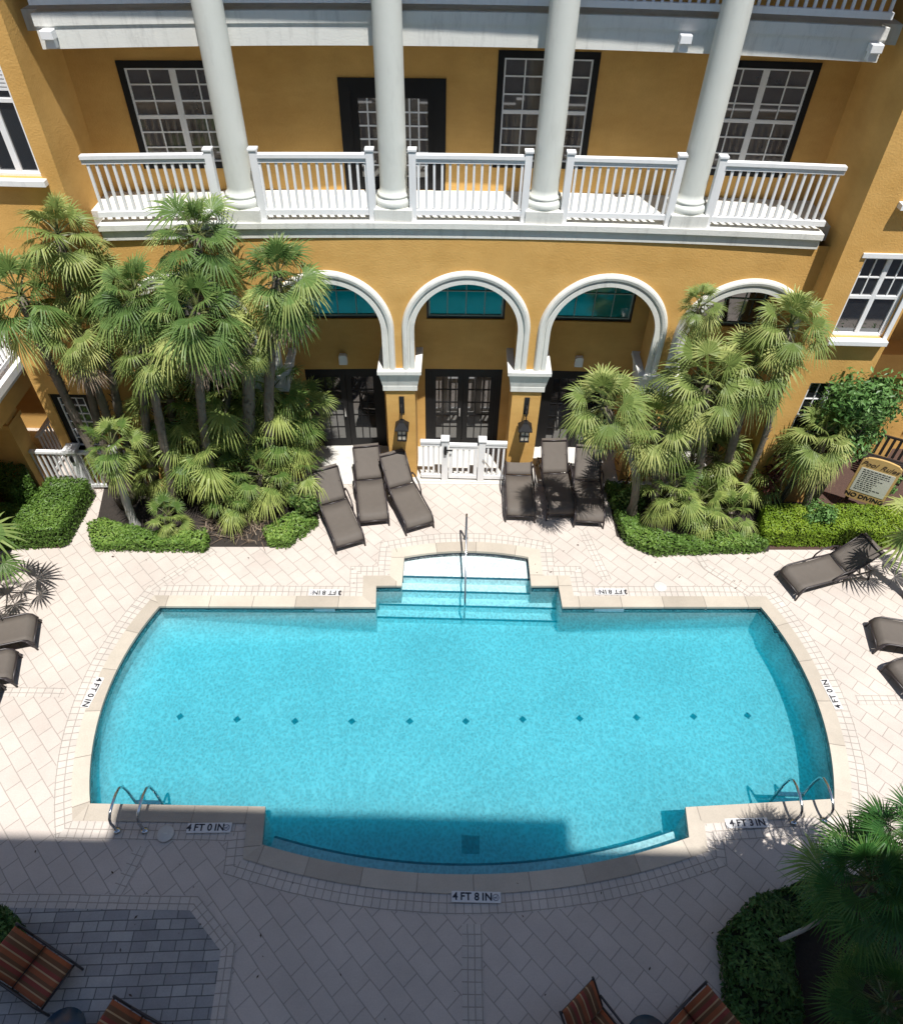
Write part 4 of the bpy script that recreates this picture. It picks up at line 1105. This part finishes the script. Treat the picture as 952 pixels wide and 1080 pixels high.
qr=[((708,515),1.0,(712,550),'deep',0,'dark palmetto at the left front of the right bed'),((755,480),1.3,(755,525),'olive',2,'olive palmetto below the largest right palm'),
    ((738,528),.7,(738,560),'deep',1,'low dark palmetto at the middle front of right bed'),((795,495),.9,(790,535),'deep',3,'broad fanned palmetto at right end of right bed'),((770,540),.45,(770,565),'deep',2,'small dark palmetto above the groundcover of right bed')]
for i,(c,z,b,kd,vr,lb) in enumerate(qr): low(c,z,b,kd,vr,lb,scale=(.8,.8,.75,.85,.6)[i],group='palmettos under the right palms',rad=.05)
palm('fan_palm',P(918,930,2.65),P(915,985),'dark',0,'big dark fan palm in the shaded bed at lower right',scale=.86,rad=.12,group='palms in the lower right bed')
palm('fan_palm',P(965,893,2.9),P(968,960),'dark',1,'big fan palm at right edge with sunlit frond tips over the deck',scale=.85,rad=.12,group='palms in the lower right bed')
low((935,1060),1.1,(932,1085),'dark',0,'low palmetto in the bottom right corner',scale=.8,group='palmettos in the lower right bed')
fp=MB().tube([tuple(P(822,992,1.5)),tuple(P(845,982,1.6)),tuple(P(878,964,1.7))],[.026,.03,.024],8)
for i in range(16):
    u=i/15; q=P(822,992,1.5).lerp(P(878,964,1.7),u); fp.add([(q.x-.025,q.y,q.z),(q.x+.025,q.y,q.z),(q.x,q.y+.02,q.z+.055)],[(0,1,2)])
tag(fp.build('palm_stem',M['greybark']),'pale cut palm stem poking from the dark lower right bed','palm stem')

# ---- leafy masses
def in_poly(x,y,poly):
    c=False; n=len(poly)
    for i in range(n):
        x1,y1=poly[i]; x2,y2=poly[i-1]
        if (y1>y)!=(y2>y) and x<(x2-x1)*(y-y1)/(y2-y1)+x1: c=not c
    return c
def add_leaf(m,p,nrm,size,rg,t):
    nrm=(nrm+Vector((rg.uniform(-1,1),rg.uniform(-1,1),rg.uniform(-.6,1)))*.75).normalized()
    a=nrm.orthogonal().normalized(); th=rg.uniform(0,6.28); b=nrm.cross(a); a,b=a*math.cos(th)+b*math.sin(th),b*math.cos(th)-a*math.sin(th)
    m.t=min(1,max(0,t)); s=size*rg.uniform(.7,1.3)
    m.add([p-a*s,p+b*s*.42+nrm*s*.12,p+a*s,p-b*s*.42+nrm*s*.12],[(0,1,2),(0,2,3)])
def hedge(poly,h,size,dens,material,label,cat='hedge',seed=1,wob=.04,base=.35,group=None,name='hedge'):
    rg=random.Random(seed); m=MB()
    cx=sum(p[0] for p in poly)/len(poly); cy=sum(p[1] for p in poly)/len(poly)
    xs=[p[0] for p in poly]; ys=[p[1] for p in poly]
    def hz(x,y): return h*(1+.0)+wob*(math.sin(x*5.3+seed)+math.sin(y*6.1+x*2.7)+math.sin(x*13+y*9)*.5)*.6
    area=abs(sum(poly[i-1][0]*poly[i][1]-poly[i][0]*poly[i-1][1] for i in range(len(poly))))/2
    cnt=int(area*dens); k=0
    while k<cnt:
        x=rg.uniform(min(xs),max(xs)); y=rg.uniform(min(ys),max(ys))
        if not in_poly(x,y,poly): continue
        z=hz(x,y)*rg.uniform(.88,1.03); patch=.18*math.sin(x*3.1+seed)*math.sin(y*3.7)
        add_leaf(m,Vector((x,y,z)),Vector((0,0,1)),size,rg,base+patch+rg.uniform(-.25,.3)); k+=1
    for i in range(len(poly)):
        a=Vector(poly[i-1]+(0,)); b=Vector(poly[i]+(0,)); ln=(b-a).length; d=(b-a)/ln if ln>0 else Vector((1,0,0)); nn=Vector((d.y,-d.x,0))
        if nn.dot(Vector((cx,cy,0))-a)>0: nn=-nn
        for q in range(int(ln*h*dens*1.1)):
            p=a+d*rg.uniform(0,ln); p=p+nn*rg.uniform(-.05,.05); p.z=rg.uniform(.02,hz(p.x,p.y)); add_leaf(m,p,nn,size,rg,base-.05+rg.uniform(-.25,.2))
    r=m.build(name,material); tag(r,label,cat,group)
    sg_=sum(poly[i-1][0]*poly[i][1]-poly[i][0]*poly[i-1][1] for i in range(len(poly)))
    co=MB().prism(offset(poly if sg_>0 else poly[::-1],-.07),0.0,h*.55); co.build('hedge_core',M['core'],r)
    return r
def pl(*pts): return [v2(P(*p)) for p in pts]
def plz(z,*pts): return [v2(P(p[0],p[1],z)) for p in pts]
# beds
tag(sheet('planting_bed',pl((100,577),(95,560),(103,548),(112,505),(325,505),(337,547),(300,577)),[],.012,M['soil']),kind='structure')
tag(sheet('planting_bed',pl((650,566),(640,520),(640,500),(790,500),(815,560),(810,582),(690,584)),[],.012,M['soil']),kind='structure')
tag(sheet('planting_bed',pl((808,580),(785,505),(790,462),(1000,462),(1000,580)),[],.010,M['mulch']),kind='structure')
tag(sheet('planting_bed',pl((-40,580),(-40,500),(93,515),(66,578)),[],.010,M['mulch']),kind='structure')
tag(sheet('planting_bed',pl((772,980),(775,1100),(1100,1100),(1060,925),(850,925)),[],.013,M['soil']),kind='structure')
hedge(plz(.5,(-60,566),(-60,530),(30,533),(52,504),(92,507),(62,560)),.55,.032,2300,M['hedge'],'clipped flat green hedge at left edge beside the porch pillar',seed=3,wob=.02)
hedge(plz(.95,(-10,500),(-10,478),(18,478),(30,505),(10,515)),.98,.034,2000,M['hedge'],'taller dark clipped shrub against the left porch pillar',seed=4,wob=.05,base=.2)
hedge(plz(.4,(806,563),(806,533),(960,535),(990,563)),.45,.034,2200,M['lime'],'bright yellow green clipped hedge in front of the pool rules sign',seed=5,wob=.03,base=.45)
hedge(plz(.2,(98,574),(94,556),(108,548),(150,560),(218,562),(216,576)),.26,.04,1500,M['hedge'],'low leafy groundcover edging along the front of left bed',cat='groundcover',seed=6,base=.5,wob=.07,name='groundcover')
hedge(plz(.2,(284,570),(278,556),(322,538),(334,548),(302,572)),.25,.04,1500,M['hedge'],'small groundcover clump at the right corner of left bed',cat='groundcover',seed=7,base=.55,wob=.07,name='groundcover')
hedge(plz(.2,(644,522),(640,508),(662,510),(676,552),(700,564),(800,564),(808,576),(690,580),(660,566)),.26,.04,1500,M['hedge'],'curved band of low groundcover edging the right bed',cat='groundcover',seed=8,base=.42,wob=.07,name='groundcover')
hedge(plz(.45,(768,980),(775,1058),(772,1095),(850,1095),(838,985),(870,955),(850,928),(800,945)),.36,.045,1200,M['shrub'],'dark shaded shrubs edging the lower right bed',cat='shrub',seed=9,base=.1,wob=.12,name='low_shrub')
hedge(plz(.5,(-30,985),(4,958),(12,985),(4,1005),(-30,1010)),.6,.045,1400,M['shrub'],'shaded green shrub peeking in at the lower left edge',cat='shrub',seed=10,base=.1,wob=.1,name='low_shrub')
def bush(c,rads,n_,size,material,label,seed,lumps=7,name='bush'):
    rg=random.Random(seed); m=MB(); c=Vector(c); r=empty(name,(c.x,c.y,0)); tag(r,label,'bush'); cc=Vector((0,0,c.z))
    blobs=[(cc+Vector((rg.uniform(-.6,.6)*rads[0],rg.uniform(-.6,.6)*rads[1],rg.uniform(-.6,.7)*rads[2])),rg.uniform(.35,.6)) for _ in range(lumps)]
    for i in range(n_):
        b,s=rg.choice(blobs); d=Vector((rg.gauss(0,1),rg.gauss(0,1),rg.gauss(0,1))).normalized(); q=rg.uniform(.45,1.3)
        p=b+Vector((d.x*rads[0],d.y*rads[1],d.z*rads[2]))*s*q
        if p.z<.03: continue
        add_leaf(m,p,d,size,rg,.4+rg.uniform(-.3,.3))
    m.build('foliage',material,r)
    t=MB()
    for b,s in blobs: t.tube([(0,0,0),tuple(b*.5+Vector((0,0,.1))),tuple(b)],[.03,.02,.01],6)
    t.build('stems',M['bark'],r); return r
bush(PY(903,440,11.75),(.85,.55,.95),5200,.06,M['shrub'],'lush light green bush beside the right wing window',21,12)
bush(P(858,545,.35),(.4,.35,.35),1500,.045,M['shrub'],'small bushy plant at foot of the lone right fan palm',22,5)
bush(P(935,515,.3),(.35,.3,.3),900,.045,M['shrub'],'sparse low plant beside the pool rules sign post',23,5)
bush(P(668,530,.4),(.35,.35,.4),1600,.05,M['deepleaf'],'dark leafy plant at left end of right bed next to lounger',24,5)
bush(P(318,535,.35),(.35,.35,.35),1200,.05,M['deepleaf'],'dark leafy plant at right end of left bed next to lounger',26,5)
bush(PY(845,480,11.9),(.5,.3,.45),1500,.05,M['redleaf'],'dark red twiggy shrub against the orange right wing under its window',27,6)
bush(PY(822,500,11.85),(.35,.3,.4),900,.05,M['redleaf'],'smaller dark red shrub at foot of the right wing corner',28,5)
def spiky(c,label,seed,h=.7):
    rg=random.Random(seed); m=MB(); c=Vector(c)
    for i in range(26):
        az=rg.uniform(0,6.28); el=R(rg.uniform(20,80)); d=Vector((math.cos(az)*math.cos(el),math.sin(az)*math.cos(el),math.sin(el))); sd=Vector((-math.sin(az),math.cos(az),0))*.022
        m.t=rg.random(); p=c+d*h*.55; q=c+d*h+Vector((0,0,-.12*h)); m.add([c-sd*.5,c+sd*.5,p+sd,p-sd,q],[(0,1,2,3),(3,2,4)])
    tag(m.build('cordyline',M['redleaf']),label,'cordyline','red cordylines')
spiky(P(662,505,.1),'dark red spiky cordyline beside the right arcade pillar',31)
# dry thatch in the left bed
rg=random.Random(77); m=MB()
for i in range(420):
    p=P(rg.uniform(215,292),rg.uniform(520,572),.02); az=rg.uniform(0,6.28); el=rg.uniform(.1,1.2); ln=rg.uniform(.2,.5); d=Vector((math.cos(az)*math.cos(el),math.sin(az)*math.cos(el),math.sin(el))); sd=Vector((-math.sin(az),math.cos(az),0))*.012
    m.t=rg.random(); m.add([p-sd,p+sd,p+d*ln],[(0,1,2)])
tag(m.build('dry_thatch',M['dead']),kind='stuff')

# ------------------------------------------------------------------ pool rules sign
BL=P(889,521,.42); BR=P(929,534,.42); d=(BR-BL); wd=d.length; rz=math.atan2(d.y,d.x); mid=(BL+BR)/2
sg=empty('rules_sign',(mid.x,mid.y,0),rz); tag(sg,'tan rounded pool rules sign on brown posts with pale notice panel','sign')
def roundrect(w_,h_,r_,arch,z0):
    pts=[]
    for cx,cz,a0 in ((w_/2-r_,z0+r_,-90),(w_/2-r_,z0+h_-r_,0),(-w_/2+r_,z0+h_-r_,90),(-w_/2+r_,z0+r_,180)):
        for k in range(7):
            a=R(a0+15*k); pts.append([cx+r_*math.cos(a),cz+r_*math.sin(a)])
    for p in pts:
        b=1-(2*p[0]/w_)**2
        if p[1]>z0+h_*.5: p[1]+=arch*max(0,b)
        else: p[1]-=arch*.6*max(0,b)
    return pts
def plate(w_,h_,r_,arch,z0,y0,y1,name,mt):
    pts=roundrect(w_,h_,r_,arch,z0); top=[]
    n_=len(pts); m=MB()
    m.add([(x,y0,z) for x,z in pts]+[(x,y1,z) for x,z in pts],[tuple(range(n_)),tuple(range(2*n_-1,n_-1,-1))]+[(i,n_+i,n_+(i+1)%n_,(i+1)%n_) for i in range(n_)])
    return m.build(name,mt,sg)
hs=1.12
# extra points along top/bottom give the bowed outline
_rr=roundrect
def roundrect(w_,h_,r_,arch,z0):
    pts=[]
    for k in range(13): x=-w_/2+r_+(w_-2*r_)*k/12; pts.append([x,z0-arch*.4*(1-(2*x/w_)**2)])
    for k in range(1,6): a=R(-90+15*k); pts.append([w_/2-r_+r_*math.cos(a),z0+r_+r_*math.sin(a)])
    for k in range(1,6): a=R(15*k); pts.append([w_/2-r_+r_*math.cos(a),z0+h_-r_+r_*math.sin(a)])
    for k in range(13): x=w_/2-r_-(w_-2*r_)*k/12; pts.append([x,z0+h_+arch*(1-(2*x/w_)**2)])
    for k in range(1,6): a=R(90+15*k); pts.append([-w_/2+r_+r_*math.cos(a),z0+h_-r_+r_*math.sin(a)])
    for k in range(1,6): a=R(180+15*k); pts.append([-w_/2+r_+r_*math.cos(a),z0+r_+r_*math.sin(a)])
    return pts
plate(wd,hs,.09,.07,.42,-.025,.025,'board',M['signgold'])
plate(wd*.86,hs*.60,.02,.0,.42+hs*.19,-.032,-.0255,'notice_panel',M['signpanel'])
for s in (-1,1): MB().box(s*wd*.36-.035,s*wd*.36+.035,.027,.09,0,1.3).build('post',M['brown'],sg)
F=lambda z,x=0: Matrix.Translation((x,-.036,z))@Matrix.Rotation(math.pi/2,4,'X')
text_obj('Pool Rules',.17,sg,Matrix.Translation((0,-.029,.42+hs*.895))@Matrix.Rotation(math.pi/2,4,'X'),M['brown'],shear=.35,bold=.002)
text_obj('NO DIVING',.155,sg,Matrix.Translation((0,-.029,.42+hs*.085))@Matrix.Rotation(math.pi/2,4,'X'),M['letter'],bold=.004)
rg=random.Random(5); m=MB()
for i in range(11):          # the notice text, far too small to read in the photograph
    z=.42+hs*.75-i*.055; x=-wd*.36; end=wd*(.34 if i in (0,1,2) else rg.uniform(.05,.3))
    while x<end:
        l=rg.uniform(.02,.07); m.box(x,min(x+l,end),-.0345,-.0325,z-.011,z+.011); x+=l+.018
m.build('small_print',M['letter'],sg)

# slatted bench in the porch
sb=empty('slatted_bench',tuple(P(925,500,0)),R(-25)); tag(sb,'dark slatted bench back half hidden behind the pool rules sign','bench')
m=MB()
for i in range(7): m.box(-.45+i*.14,-.39+i*.14,.18,.21,.42,.95)
m.box(-.5,.5,.175,.215,.95,1.0); m.build('backrest',M['darkmetal'],sb)
m=MB()
for i in range(5): m.box(-.5,.5,-.25+i*.085,-.19+i*.085,.40,.43)
m.build('seat',M['darkmetal'],sb)
for sx in (-1,1):
    for y in (-.22,.19): MB().box(sx*.46-.025,sx*.46+.025,y-.02,y+.02,0,.4).build('leg',M['darkmetal'],sb)

rg=random.Random(91); m=MB()
for i in range(130):
    x=rg.uniform(-7.5,6.5); y=rg.uniform(-.5,4.2) if i<80 else rg.uniform(9.4,11)
    if in_poly(x,y,offset(OUT,.1)): continue
    a=rg.uniform(0,6.28); l=rg.uniform(.012,.035); u=Vector((math.cos(a),math.sin(a),0)); v=Vector((-u.y,u.x,0)); p=Vector((x,y,.032))
    m.add([p-u*l,p-v*l*.4,p+u*l,p+v*l*.4+Vector((0,0,.006))],[(0,1,2,3)])
tag(m.build('leaf_litter',M['brown']),kind='stuff')
